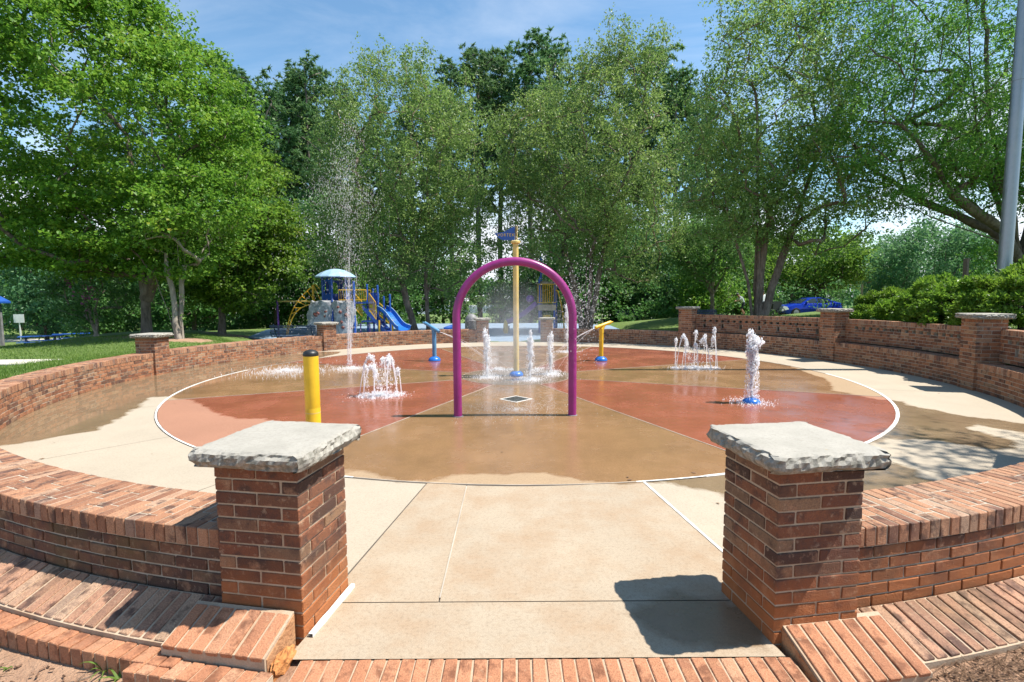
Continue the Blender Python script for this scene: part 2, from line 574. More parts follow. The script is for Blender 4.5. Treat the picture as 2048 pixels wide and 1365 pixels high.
M['rubber'] = grain_mat('blue_rubber', (.19, .27, .37), (.235, .315, .415), 2.0, 0.9, 0.4, 0.004, None, 150)
M['black'] = paint('black_plastic', (.018, .018, .018), 0.4, 0.15)
M['steel'] = paint('brushed_steel', (.33, .36, .39), 0.42, 0.10, 0.03, 0.85)
M['grey_metal'] = paint('grey_metal', (.20, .20, .20), 0.55, 0.15)
M['wood'] = paint('weathered_wood', (.17, .12, .085), 0.85, 0.25, 0.3)
M['tan_wood'] = paint('tan_wood', (.42, .31, .20), 0.8, 0.2, 0.3)
M['white'] = paint('white_paint', (.75, .75, .73), 0.5, 0.06)
M['car_blue'] = paint('car_blue', (.006, .035, .42), 0.16, 0.03, 0.0, 0.25)
M['glass'] = paint('car_glass', (.03, .045, .06), 0.06, 0.05, 0.0)
M['tyre'] = paint('tyre_rubber', (.015, .015, .016), 0.8, 0.1)
M['rim'] = paint('wheel_rim', (.30, .30, .31), 0.3, 0.08, 0.0, 0.8)
M['skin'] = paint('skin', (.30, .15, .09), 0.6, 0.08)
M['shirt'] = paint('white_shirt', (.62, .63, .66), 0.9, 0.1)
M['dark_cloth'] = paint('dark_cloth', (.02, .022, .035), 0.9, 0.2)
M['maroon_cloth'] = paint('maroon_cloth', (.12, .035, .03), 0.9, 0.2)
M['path'] = grain_mat('path_concrete', (.50, .46, .40), (.60, .56, .49), 2.0, 0.9, 0.3)

M['leaf_maple'] = leaf_mat('maple_leaf', (.050, .140, .012), (.108, .235, .020), (.23, .345, .038), 0.44, 0.5, (.34, .27, .05))
M['leaf_birch'] = leaf_mat('birch_leaf', (.085, .170, .038), (.160, .265, .065), (.31, .39, .13), 0.46, 0.42)
M['leaf_oak'] = leaf_mat('oak_leaf', (.050, .165, .022), (.095, .240, .035), (.17, .31, .055), 0.48, 0.5)
M['leaf_wood'] = leaf_mat('woodland_leaf', (.038, .125, .030), (.075, .19, .048), (.13, .265, .070), 0.42, 0.5)
M['leaf_light'] = leaf_mat('light_leaf', (.065, .175, .018), (.115, .25, .028), (.20, .32, .045), 0.48, 0.5)
M['leaf_blue'] = leaf_mat('bluish_leaf', (.045, .140, .062), (.080, .20, .088), (.13, .26, .11), 0.40, 0.5)
M['needle'] = leaf_mat('pine_needle', (.042, .120, .046), (.080, .175, .062), (.135, .235, .080), 0.30, 0.5)
M['leaf_shrub'] = leaf_mat('shrub_leaf', (.055, .150, .014), (.120, .245, .020), (.22, .34, .036), 0.42, 0.45)
M['blossom'] = leaf_mat('blossom', (.22, .05, .16), (.30, .09, .24), (.36, .16, .24), 0.3, 0.6)
M['grass'] = leaf_mat('grass_blade', (.060, .125, .018), (.105, .185, .026), (.18, .25, .045), 0.35, 0.6)
M['straw'] = leaf_mat('pine_straw', (.11, .060, .030), (.20, .115, .065), (.32, .21, .13), 0.05, 0.8)
M['bark'] = bark_mat('bark', (.075, .058, .045), (.17, .135, .105), (.21, .18, .15))
M['bark_birch'] = bark_mat('birch_bark', (.11, .075, .055), (.24, .175, .13), (.33, .26, .20), 14)
M['bark_grey'] = bark_mat('grey_bark', (.19, .16, .13), (.34, .30, .25), (.24, .21, .17))
M['bark_pine'] = bark_mat('pine_bark', (.075, .060, .052), (.15, .125, .11), (.19, .16, .14))


def lawn_mat():
    m, nt, b = new_mat('lawn')
    p = geo_pos(nt)
    n1 = noise(nt, p, 0.5, 6, 0.6)
    n2 = noise(nt, p, 5.0, 6, 0.7)
    n3 = noise(nt, p, 60.0, 3, 0.7)
    g = mixc(nt, mrange(nt, n2, 0.3, 0.7), (.055, .110, .018), (.125, .195, .032))
    g = mixc(nt, mrange(nt, n3, 0.4, 0.7, 0, 0.5), g, (.17, .21, .06))
    at = N(nt, 'ShaderNodeAttribute'); at.attribute_name = 'bare'
    bare = math_(nt, 'ADD', at.outputs['Fac'], math_(nt, 'MULTIPLY', math_(nt, 'SUBTRACT', n2, 0.5), 0.9))
    bare = math_(nt, 'ADD', bare, math_(nt, 'MULTIPLY', math_(nt, 'SUBTRACT', n1, 0.5), 0.7))
    s = mixc(nt, mrange(nt, n2, 0.3, 0.7), (.29, .165, .10), (.42, .265, .17))
    s = mixc(nt, mrange(nt, noise(nt, p, 22.0, 5, 0.7), 0.58, 0.68, 0, 0.7), s, (.15, .085, .055))
    c = mixc(nt, mrange(nt, bare, 0.40, 0.60), g, s)
    nt.links.new(c, b.inputs['Base Color'])
    b.inputs['Roughness'].default_value = 0.97
    bump(nt, b, math_(nt, 'ADD', n3, n2), 0.8, 0.03)
    return m


M['lawn'] = lawn_mat()


def water_mat(name, white=0.5):
    m, nt, b = new_mat(name)
    nt.nodes.remove(b)
    out = nt.nodes['Material Output']
    pb = N(nt, 'ShaderNodeBsdfPrincipled')
    pb.inputs['Base Color'].default_value = (.97, .98, 1, 1)
    pb.inputs['Roughness'].default_value = 0.25
    pb.inputs['IOR'].default_value = 1.33
    tl = N(nt, 'ShaderNodeBsdfTranslucent'); tl.inputs['Color'].default_value = (.97, .98, 1, 1)
    tp = N(nt, 'ShaderNodeBsdfTransparent')
    m1 = N(nt, 'ShaderNodeMixShader'); m1.inputs[0].default_value = 0.6
    nt.links.new(pb.outputs[0], m1.inputs[1]); nt.links.new(tl.outputs[0], m1.inputs[2])
    m2 = N(nt, 'ShaderNodeMixShader'); m2.inputs[0].default_value = white
    nt.links.new(tp.outputs[0], m2.inputs[1]); nt.links.new(m1.outputs[0], m2.inputs[2])
    nt.links.new(m2.outputs[0], out.inputs['Surface'])
    return m


M['water'] = water_mat('water_foam', 0.86)
M['water_thin'] = water_mat('water_thin', 0.55)
M['mist'] = water_mat('water_mist', 0.42)


def lake_mat():
    m, nt, b = new_mat('lake_water')
    b.inputs['Base Color'].default_value = (.05, .09, .11, 1)
    b.inputs['Roughness'].default_value = 0.12
    b.inputs['IOR'].default_value = 1.33
    bump(nt, b, noise(nt, geo_pos(nt), 1.5, 4), 0.25, 0.1)
    return m


M['lake'] = lake_mat()

# ------------------------------------------------------------------ ground
RIM = np.array([(-180, -.04), (-172, -.02), (-160, .05), (-131, .0), (-112, .22), (-92, .36), (-75, .33), (-62, .15), (-50, -.03), (-30, -.075), (-9, -.06),
                (8, -.05), (20, -.03), (36, .0), (44, .45), (58, .88), (75, .95), (104, .96), (128, .95), (138, .55), (150, .42), (164, .30), (173, .02), (180, -.04)], float)
FAR = np.array([(-17, 24, .2), (-14, 19, .35), (-12, 17, .35), (-16, 14, .2), (-20, 14, -.1), (-31, 31, -1.25), (-36, 34, -1.5), (-45, 45, -2), (-25, 20, -.6), (-30, 15, -.8),
                (-40, 20, -1.2), (-8, 18.5, -.3), (-9.5, 22, -.28), (-8, 24.5, -.3), (-13, 28, -.25), (0, 24, -.3), (0, 20.5, -.12), (4, 28, -.3), (-5, 30, -.35), (0, 40, -1.1),
                (0, 58, -3.2), (-20, 58, -3.2), (15, 58, -3.2), (8.4, 23, .25), (9, 45, -.3), (6.5, 24, -.05), (11, 28, .55), (9.7, 20, .95), (14, 20, .95), (25, 38, .22), (25, 42, .12), (22, 37.4, .22), (17, 34.6, .38), (28, 36, .25),
                (20, 30, .8), (14, 12, 1.0), (20, 15, 1.0), (30, 20, .9), (40, 40, .3), (30, 60, -1), (60, 60, -1), (12, 0, .4), (0, -10, -.1), (-12, -5, -.1), (15, 5, .9),
                (-11, 5, -.02), (-60, 10, -2), (3.5, -4, -.02), (-4, -3, -.05)], float)
RUBBER = [(-13.2, 25.0), (-10.1, 21.8), (-6.2, 20.7), (0, 20.3), (4.2, 22.2), (6.2, 27), (6.5, 33), (4, 37), (-13, 37), (-15.2, 31)]


def in_poly(x, y, poly):
    x = np.asarray(x, float); y = np.asarray(y, float)
    r = np.zeros(x.shape, bool)
    n = len(poly)
    for i in range(n):
        x1, y1 = poly[i]; x2, y2 = poly[(i + 1) % n]
        c = ((y1 > y) != (y2 > y)) & (x < (x2 - x1) * (y - y1) / ((y2 - y1) + 1e-12) + x1)
        r ^= c
    return r


def poly_sd(x, y, poly):
    """signed distance, positive inside"""
    x = np.asarray(x, float); y = np.asarray(y, float)
    d = np.full(x.shape, 1e9)
    n = len(poly)
    for i in range(n):
        x1, y1 = poly[i]; x2, y2 = poly[(i + 1) % n]
        dx, dy = x2 - x1, y2 - y1
        t = np.clip(((x - x1) * dx + (y - y1) * dy) / (dx * dx + dy * dy + 1e-12), 0, 1)
        d = np.minimum(d, np.hypot(x - x1 - t * dx, y - y1 - t * dy))
    return np.where(in_poly(x, y, poly), d, -d)


def ground_z(x, y):
    x = np.atleast_1d(np.asarray(x, float)); y = np.atleast_1d(np.asarray(y, float))
    r = np.hypot(x - CX, y - CY)
    a = np.degrees(np.arctan2(x - CX, -(y - CY)))
    rim = np.interp(a, RIM[:, 0], RIM[:, 1])
    w = 1.0 / (np.hypot(x[..., None] - FAR[:, 0], y[..., None] - FAR[:, 1]) ** 3 + 0.5)
    idw = (w * FAR[:, 2]).sum(-1) / w.sum(-1)
    t = np.clip((r - 9.3) / 4.5, 0, 1); t = t * t * (3 - 2 * t)
    z = rim * (1 - t) + idw * t
    z = z - np.clip((r - 60) / 100, 0, 1) * 2.5
    sd = poly_sd(x, y, RUBBER)
    z = np.where(sd > -0.35, np.minimum(z, -0.26), z)
    z = np.where(r < 8.80, -0.16, z)
    return z


def gz(x, y):
    return float(ground_z(x, y)[0])


def build_ground():
    rs = np.concatenate([[0.01, 4, 8.0, 8.5, 8.785], np.linspace(8.83, 16, 42), np.geomspace(16.3, 60, 60), np.geomspace(64, 900, 22)])
    na = 300
    aa = np.linspace(0, 2 * math.pi, na, endpoint=False)
    Rg, A = np.meshgrid(rs, aa, indexing='ij')
    X = CX + Rg * np.sin(A); Y = CY - Rg * np.cos(A)
    Z = ground_z(X.ravel(), Y.ravel()).reshape(X.shape)
    V = np.stack([X, Y, Z], -1).reshape(-1, 3)
    i = np.arange(len(rs) - 1)[:, None]; j = np.arange(na)[None, :]
    j2 = (j + 1) % na
    F = np.stack([i * na + j, i * na + j2, (i + 1) * na + j2, (i + 1) * na + j], -1).reshape(-1, 4)[:, ::-1]
    me = np_mesh('ground', V, F, M['lawn'], smooth=True)
    x, y = V[:, 0], V[:, 1]
    r = np.hypot(x - CX, y - CY); a = np.degrees(np.arctan2(x - CX, -(y - CY)))
    bare = np.where((np.abs(a) < 52) & (r < 22), 1.0, -0.2)
    def blob(cx, cy, rad, amt):
        return amt * np.exp(-((x - cx) ** 2 + (y - cy) ** 2) / rad ** 2)
    bare = np.maximum(bare, blob(7.2, 20.2, 2.6, .85)); bare = np.maximum(bare, blob(-11.6, 17.4, 1.3, .9))
    bare = np.maximum(bare, blob(-13.6, 25, 2.0, .8)); bare = np.maximum(bare, blob(-14, 19, 1.6, .75)); bare = np.maximum(bare, blob(9.7, 20, 1.5, .5))
    bare = np.where((y > 36) & (np.abs(x) < 120), np.maximum(bare, 0.30), bare)
    at = me.attributes.new('bare', 'FLOAT', 'POINT'); at.data.foreach_set('value', bare.astype(np.float32))
    o = link('ground', me); tag(o, kind='structure')
    return o


build_ground()

# playground surface, a slab 0.1 m thick
rb = MB().prism(RUBBER, -0.24, -0.15)
tag(rb.build('playground_surface', M['rubber']), kind='structure')
# lake beyond the trees
lk = MB().prism([(-90, 62), (-40, 55), (22, 53), (70, 75), (90, 300), (-200, 300)], -2.45, -2.30)
tag(lk.build('lake', M['lake']), kind='structure')


def strip_path(name, pts, width, mat, lift=0.03):
    """a narrow slab that follows the ground"""
    V, F = [], []
    P = []
    for i in range(len(pts) - 1):
        p, q = Vector(pts[i]), Vector(pts[i + 1])
        k = max(2, int((q - p).length / 0.8))
        P += [p.lerp(q, t / k) for t in range(k)]
    P.append(Vector(pts[-1]))
    for i, p in enumerate(P):
        d = (P[min(i + 1, len(P) - 1)] - P[max(i - 1, 0)]).normalized()
        nrm = Vector((-d.y, d.x))
        for s in (-.5, -.25, 0, .25, .5):
            q = p + nrm * width * s
            V.append((q.x, q.y, gz(q.x, q.y) + lift))
    for i in range(len(P) - 1):
        for k in range(4):
            F.append((i * 5 + k, i * 5 + k + 1, (i + 1) * 5 + k + 1, (i + 1) * 5 + k))
    o = link(name, np_mesh(name, V, F, mat, True))
    return tag(o, kind='structure')


strip_path('path', [(-60, 26), (-40, 29), (-33, 32.5), (-26, 38), (-20, 46)], 1.9, M['path'])
strip_path('path', [(-70, 44), (-44, 46), (-30, 52)], 5.0, M['path'])
strip_path('road', [(4, 52), (20, 45), (30, 42.5), (60, 40)], 6.0, M['path'])

# ------------------------------------------------------------------ the splash pad floor
WET_LEFT = [(-6.3, 5.2), (-5.97, 5.7), (-5.77, 5.86), (-5.58, 6.19), (-5.42, 6.37), (-5.6, 6.97), (-5.99, 7.98), (-6.32, 8.61), (-5.6, 8.70), (-5.9, 12.5), (-5.4, 15.4), (-5.5, 16.1), (-6.3, 16.1), (-8.5, 13), (-8.9, 9), (-7.5, 6)]
DRY_RED = [(-6.95, 9.9), (-5.86, 8.51), (-5.47, 8.37), (-4.76, 7.69), (-4.26, 7.17), (-3.87, 6.98), (-3.51, 6.97), (-3.07, 6.62), (-2.56, 5.89), (-1.97, 4.98), (-2.18, 4.0), (-6, 4.5)]
DRY_BROWN = [(6.72, 11.9), (6.6, 11.3), (6.5, 10.65), (6.45, 10.11), (6.16, 9.53), (5.76, 8.86), (5.87, 8.57), (5.92, 8.22), (6.03, 7.99), (6.29, 7.9), (7.8, 8.5), (7.6, 12.2)]
DRY_FRONT = [(-1.66, 4.82), (-1.39, 4.73), (-1.04, 4.47), (-0.77, 4.51), (-0.53, 4.66), (-0.12, 4.67), (0.26, 4.69), (0.58, 4.55), (0.79, 4.41), (1.18, 4.35), (1.09, 4.0), (-1.45, 4.0)]
WET_R1 = [(6.0, 8.05), (6.15, 8.01), (6.23, 7.89), (6.13, 7.59), (6.25, 7.24), (6.34, 6.89), (6.58, 6.7), (6.75, 6.35), (6.45, 6.0), (6.22, 5.96), (6.07, 6.37), (5.77, 6.25), (5.81, 5.84), (5.81, 5.61), (5.52, 5.37), (5.28, 5.32), (5.05, 5.53), (5.0, 5.69), (4.66, 5.74), (4.43, 5.78), (3.8, 5.4), (4.0, 6.4)]
WET_R2 = [(3.28, 4.73), (3.45, 4.8), (3.88, 5.01), (3.91, 4.85), (3.88, 4.66), (3.81, 4.51), (3.9, 4.38), (3.58, 4.16), (2.98, 4.0), (2.0, 3.2), (1.7, 3.3), (2.4, 4.2)]
WET_SHADE = [(0.58, 2.52), (0.70, 2.64), (0.95, 2.74), (1.30, 2.60), (1.22, 2.24), (0.80, 2.30)]
WET_FR = [(1.33, 4.4), (1.53, 4.31), (1.75, 4.14), (1.92, 3.93), (2.46, 4.48), (1.95, 4.9), (1.3, 4.6)]


def wetness(x, y):
    ins = R_PAD + 0.05 - np.hypot(x - CX, y - CY)
    inner = ins
    for P in (DRY_RED, DRY_BROWN, DRY_FRONT):
        inner = np.minimum(inner, -poly_sd(x, y, P))
    w = np.maximum(inner, poly_sd(x, y, WET_LEFT))
    for P in (WET_R1, WET_R2, WET_FR, WET_SHADE):
        w = np.maximum(w, poly_sd(x, y, P))
    return np.where((ins < 0) | (inner < 0), w, np.maximum(w, 0.02) if False else w)


def set_wet(me):
    n = len(me.vertices)
    co = np.empty(n * 3, np.float32); me.vertices.foreach_get('co', co); co = co.reshape(-1, 3)
    w = wetness(co[:, 0], co[:, 1])
    at = me.attributes.new('wet', 'FLOAT', 'POINT'); at.data.foreach_set('value', w.astype(np.float32))
    pw = np.clip(poly_sd(co[:, 0], co[:, 1], WET_LEFT) / 0.5, 0, 1) * np.clip((R_IN - 0.0 - np.hypot(co[:, 0] - CX, co[:, 1] - CY)) * 5 + .4, 0, 1)
    at = me.attributes.new('pool', 'FLOAT', 'POINT'); at.data.foreach_set('value', pw.astype(np.float32))


def grid_panel(name, fn, nu, nv, mat, parent):
    """sheet with a small downturned rim, fn(u, v) -> x, y"""
    u, v = np.meshgrid(np.linspace(0, 1, nu), np.linspace(0, 1, nv), indexing='ij')
    X, Y = fn(u, v)
    V = np.stack([X, Y, np.zeros_like(X)], -1).reshape(-1, 3)
    i = np.arange(nu - 1)[:, None]; j = np.arange(nv - 1)[None, :]
    F = np.stack([i * nv + j, (i + 1) * nv + j, (i + 1) * nv + j + 1, i * nv + j + 1], -1).reshape(-1, 4)
    a, b, c = V[F[0, 0]], V[F[0, 1]], V[F[0, 2]]
    if np.cross(b - a, c - b)[2] < 0: F = F[:, ::-1]
    me = np_mesh(name, V, F, mat, True)
    set_wet(me)
    return link(name, me, parent)


floor = empty('splash_pad_floor', kind='structure')
MB().lathe([(8.45, -0.05), (8.45, -0.008)], (CX, CY, 0), 96).build('bedding', M['joint'], floor)


def hub_edge(t):
    """distance from the hub centre to the pad circle in direction t (radians, from -Y, + right)"""
    dx, dy = np.sin(t), -np.cos(t)
    ox, oy = HX - CX, HY - CY
    b = ox * dx + oy * dy
    return -b + np.sqrt(b * b - (ox * ox + oy * oy - (R_PAD - 0.02) ** 2))


g = 0.008
for k in range(8):
    t0, t1 = R_(45 * k - 22.5), R_(45 * k + 22.5)

    def fn(u, v, t0=t0, t1=t1):
        t = t0 + (t1 - t0) * v
        r0 = 1.18
        r = r0 + (hub_edge(t) - r0) * u
        # keep a straight gap of g at both sides
        s = np.clip(1 - g / np.maximum(r * (t1 - t0) / 2, 1e-3), 0, 1)
        tt = (t0 + t1) / 2 + (t - (t0 + t1) / 2) * s
        return HX + r * np.sin(tt), HY - r * np.cos(tt)
    grid_panel('paving_panel', fn, 90, 80, M['brown'] if k % 2 == 0 else M['red'], floor)
grid_panel('hub_panel', lambda u, v: (HX + (0.002 + 1.158 * u) * np.sin(2 * math.pi * v), HY - (0.002 + 1.158 * u) * np.cos(2 * math.pi * v)), 20, 73, M['hub'], floor)

# concrete ring, cut into slabs
cuts = [8.6, 31, 52, 72, 92, 112, 133, 153, 174, 196, 217, 238, 258, 278, 298, 318, 336, 351.4]
for a0, a1 in zip(cuts[:-1], cuts[1:]):
    def fn(u, v, a0=a0, a1=a1):
        r = R_PAD + 0.022 + (8.33 - R_PAD - 0.022) * u
        h = np.degrees(0.004 / r)
        a = np.radians(a0 + h + (a1 - a0 - 2 * h) * v)
        return CX + r * np.sin(a), CY - r * np.cos(a)
    grid_panel('concrete_slab', fn, 30, int((a1 - a0) * 2.2), M['concrete'], floor)


def arc_y(x, r):
    return CY - np.sqrt(np.maximum(r * r - (x - CX) ** 2, 0))


def front_slab(xf0, xf1, yn, yf):
    """slab between two side lines (x as a function of y) from yn (near) to the pad circle or yf"""
    def fn(u, v):
        y0 = yn
        xm0 = xf0(y0) + (xf1(y0) - xf0(y0)) * v
        top = arc_y(xm0, R_PAD + 0.022) if yf is None else np.full_like(u, yf)
        y = y0 + (top - y0) * u
        return xf0(y) + (xf1(y) - xf0(y)) * v, y
    return fn


rad = lambda a: (lambda y, a=R_(a): CX + (CY - y) * math.tan(a))
xl = lambda y: -0.415 + 0 * y
grid_panel('concrete_slab', front_slab(rad(-8.55), lambda y: xl(y) - .004, 2.65, None), 40, 20, M['concrete_clay'], floor)
grid_panel('concrete_slab', front_slab(lambda y: xl(y) + .004, rad(8.55), 2.65, None), 40, 44, M['concrete_clay'], floor)
grid_panel('concrete_slab', front_slab(lambda y: -.9925 - .1674 * (2.582 - y) - .012, lambda y: 1.2167 + .1445 * (2.517 - y) + .012, 2.2085, 2.643), 16, 54, M['concrete_clay'], floor)


def flat_strip(name, pts, w, mat, z0=0.001, z1=0.005):
    b = MB()
    P = [Vector(p) for p in pts]
    L, Rr = [], []
    for i, p in enumerate(P):
        d = (P[min(i + 1, len(P) - 1)] - P[max(i - 1, 0)]).normalized()
        n = Vector((-d.y, d.x))
        ww = w * (0.85 + 0.3 * random.random())
        L.append(p + n * ww / 2); Rr.append(p - n * ww / 2)
    n = len(P)
    vs = [(q.x, q.y, z1) for q in L] + [(q.x, q.y, z1) for q in Rr] + [(q.x, q.y, z0) for q in L] + [(q.x, q.y, z0) for q in Rr]
    fs = []
    for i in range(n - 1):
        fs += [(n + i, n + i + 1, i + 1, i), (2 * n + i, i, i + 1, 2 * n + i + 1), (n + i, 3 * n + i, 3 * n + i + 1, n + i + 1)]
    b.add(vs, fs)
    return b.build(name, mat, floor)


for k in range(8):
    t = R_(45 * k + 22.5)
    e = float(hub_edge(np.array(t)))
    flat_strip('joint_line', [(HX + r * math.sin(t), HY - r * math.cos(t)) for r in np.linspace(1.17, e - 0.01, 30)], 0.012, M['thin_joint'])
for a0, a1, w, mm in ((14, 88, 0.042, 'caulk'), (88, 175, 0.018, 'thin_joint'), (185, 262, 0.018, 'thin_joint'), (262, 300, 0.034, 'caulk'), (300, 345, 0.024, 'caulk'), (345, 368, 0.011, 'thin_joint'), (368, 374, 0.02, 'caulk')):
    flat_strip('joint_line', [pol(a, R_PAD)[:2] for a in np.linspace(a0, a1, 60)], w, M[mm], 0.001, 0.006)
flat_strip('joint_line', [(HX + 1.17 * math.sin(t), HY - 1.17 * math.cos(t)) for t in np.linspace(0, 2 * math.pi, 70)], 0.010, M['thin_joint'])
flat_strip('joint_line', [pol(8.58, r)[:2] for r in np.linspace(6.65, 8.1, 14)], 0.020, M['caulk'])
flat_strip('joint_line', [(-0.415, y) for y in np.linspace(2.68, 4.36, 16)], 0.009, M['thin_joint'])
flat_strip('joint_line', [(-.9925 - .1674 * (2.582 - y) + .016, y) for y in np.linspace(2.36, 2.80, 8)], 0.026, M['caulk'], 0.001, 0.02)

# diamond shaped drain
dr = empty('floor_drain', (0.06, 8.24, 0), R_(45), 'square grey drain grate in a white frame set diagonally before the magenta arch', 'drain')
fr = MB()
s = 0.185
for sx, sy, hx, hy in ((0, s, s + .012, .012), (0, -s, s + .012, .012), (s, 0, .012, s - .0125), (-s, 0, .012, s - .0125)):
    fr.box((sx - hx, sy - hy, 0.001), (sx + hx, sy + hy, 0.007))
fr.build('frame', M['caulk'], dr)
gr = MB()
for i in range(13):
    x = -s + 0.026 + i * (2 * s - 0.052) / 12
    gr.box((x - .009, -s + .013, 0.0015), (x + .009, s - .013, 0.005))
gr.build('grate', M['drain'], dr)

# ------------------------------------------------------------------ bricks
_bm_cache = {}


def brick_mesh(L, D, H, var=0, mat='brick'):
    """a slightly uneven brick, L along x, D along y, H along z, chamfered edges"""
    key = (round(L, 3), round(D, 3), round(H, 3), var, mat)
    if key in _bm_cache: return _bm_cache[key]
    rr = random.Random(hash(key[:4]))
    c = 0.0035
    bm = bmesh.new()
    bmesh.ops.create_cube(bm, size=1.0)
    for v in bm.verts:
        v.co.x *= L + rr.uniform(-.002, .002); v.co.y *= D + rr.uniform(-.002, .002); v.co.z *= H + rr.uniform(-.0015, .0015)
    bmesh.ops.bevel(bm, geom=list(bm.edges), offset=c, segments=1, affect='EDGES', profile=0.5)
    for v in bm.verts:
        v.co += Vector((rr.uniform(-.0012, .0012), rr.uniform(-.0012, .0012), rr.uniform(-.0010, .0010)))
    me = bpy.data.meshes.new('brick')
    bm.to_mesh(me); bm.free()
    me.materials.append(M[mat])
    _bm_cache[key] = me
    return me


CAM = np.array([0, 0, 1.68])


def in_view(p, margin=1.06):
    """is a world point inside the photograph's field of view"""
    x, y, z = p[0], p[1], p[2] - 1.68
    c, s_ = math.cos(R_(4.88)), math.sin(R_(4.88))
    d = y * c - z * s_; u = y * s_ + z * c
    return d > 0.1 and abs(x / d) < 1.024 * margin and abs(u / d) < 0.6825 * margin


class Bricks:
    """collects bricks of one thing: those that show largest become objects, the rest one joined part"""
    def __init__(self): self.items = []

    def add(self, dims, loc, rz=0.0, rot=None, facing=None, mat='brick', name='brick'):
        Mx = Matrix.Translation(loc) @ (rot if rot is not None else Matrix.Rotation(rz, 4, 'Z'))
        self.items.append((dims, Mx, facing, mat, name))

    def build(self, parent, inv=None, limit=298):
        inv = inv if inv is not None else Matrix.Identity(4)
        sc = []
        for i, (dims, Mx, facing, mat, name) in enumerate(self.items):
            p = np.array(Mx.translation)
            d = np.linalg.norm(p - CAM)
            ok = in_view(p)
            if facing is not None:
                ok = ok and float(np.dot(np.array(facing), CAM - p)) > 0.0
            sc.append((0 if ok else 1, d, i))
        sc.sort()
        singles = [i for k, d, i in sc if k == 0][:limit]
        rest = sorted(set(range(len(self.items))) - set(singles))
        for i in singles:
            dims, Mx, facing, mat, name = self.items[i]
            o = bpy.data.objects.new(name, brick_mesh(*dims, random.randrange(5), mat))
            col.objects.link(o); o.parent = parent
            o.matrix_local = inv @ Mx
        if rest:
            V, F, mi, n0 = [], [], [], 0
            mats = sorted({self.items[i][3] for i in rest})
            for i in rest:
                dims, Mx, facing, mat, name = self.items[i]
                h = [x / 2 for x in dims]
                vs = [inv @ Mx @ Vector((sx * h[0], sy * h[1], sz * h[2])) for sz in (-1, 1) for sx, sy in ((-1, -1), (1, -1), (1, 1), (-1, 1))]
                V += [tuple(v) for v in vs]
                F += [tuple(n0 + q for q in f) for f in ((0, 3, 2, 1), (4, 5, 6, 7), (0, 1, 5, 4), (1, 2, 6, 5), (2, 3, 7, 6), (3, 0, 4, 7))]
                mi += [mats.index(mat)] * 6
                n0 += 8
            o = link('brickwork', np_mesh('brickwork', V, F, [M[m] for m in mats], mat_idx=mi), parent)
            o['kind'] = 'stuff'
        return len(singles)


def arc_box(mb, a0, a1, r0, r1, z0, z1, step=2.0):
    n = max(1, int(abs(a1 - a0) / step))
    aa = np.linspace(a0, a1, n + 1)
    vs = []
    for a in aa:
        for r, z in ((r0, z0), (r1, z0), (r1, z1), (r0, z1)):
            vs.append(pol(a, r, z))
    fs = []
    for i in range(n):
        for k in range(4):
            k2 = (k + 1) % 4
            fs.append((4 * i + k, 4 * i + k2, 4 * i + 4 + k2, 4 * i + 4 + k))
    fs.append((0, 1, 2, 3)); fs.append((4 * n + 3, 4 * n + 2, 4 * n + 1, 4 * n))
    mb.add(vs, fs)


CO = 0.0667     # course height
J = 0.010


def face_courses(B, a0, a1, r, z0, z1, outward, mat, off=0, skip=None, mortar=None):
    """running bond on a curved face of radius r; outward: +1 the face looks away from the ring centre"""
    n = int(round((z1 - z0) / CO))
    pitch = math.degrees((0.194 + J) / r)
    rc = r - 0.045 if outward > 0 else r + 0.045
    for c in range(n):
        z = z1 - (c + 0.5) * CO
        s = ((c + off) % 2) * pitch / 2
        a = a0 - s
        while a < a1 - 1e-6:
            b0, b1 = max(a, a0), min(a + pitch, a1)
            a += pitch
            w = R_(b1 - b0) * r - J
            if w < 0.025: continue
            if skip is not None and skip(c, (b0 + b1) / 2): continue
            ang = (b0 + b1) / 2
            f = (math.sin(R_(ang)) * outward, -math.cos(R_(ang)) * outward, 0)
            pr = random.uniform(-.002, .0025)
            B.add((round(w, 2) if w < .18 else 0.194, 0.09, CO - J), pol(ang, rc + pr, z), R_(ang), facing=f, mat=mat)


def coping(B, a0, a1, r0, r1, z0, z1, mat, over=0.012, cut=True):
    """bricks on edge laid radially on a curved wall"""
    pitch = math.degrees(0.0675 / ((r0 + r1) / 2))
    n = max(1, int(round((a1 - a0) / pitch)))
    pitch = (a1 - a0) / n
    lo, hi = r0 - over, r1 + over
    for i in range(n):
        a = a0 + (i + .5) * pitch
        rs = [lo]
        if cut:
            st = [0.20, 0.30, 0.13, 0.25][(i * 7 + (i // 3)) % 4]
            x = lo + st
            while x < hi - 0.05:
                rs.append(x); x += 0.205
        rs.append(hi)
        for p, q in zip(rs[:-1], rs[1:]):
            w = R_(pitch) * (p + q) / 2 - 0.008
            B.add((round(w, 3), round(q - p - 0.007, 2), z1 - z0), pol(a, (p + q) / 2, (z0 + z1) / 2 + random.uniform(-.002, .002)), R_(a), mat=mat)


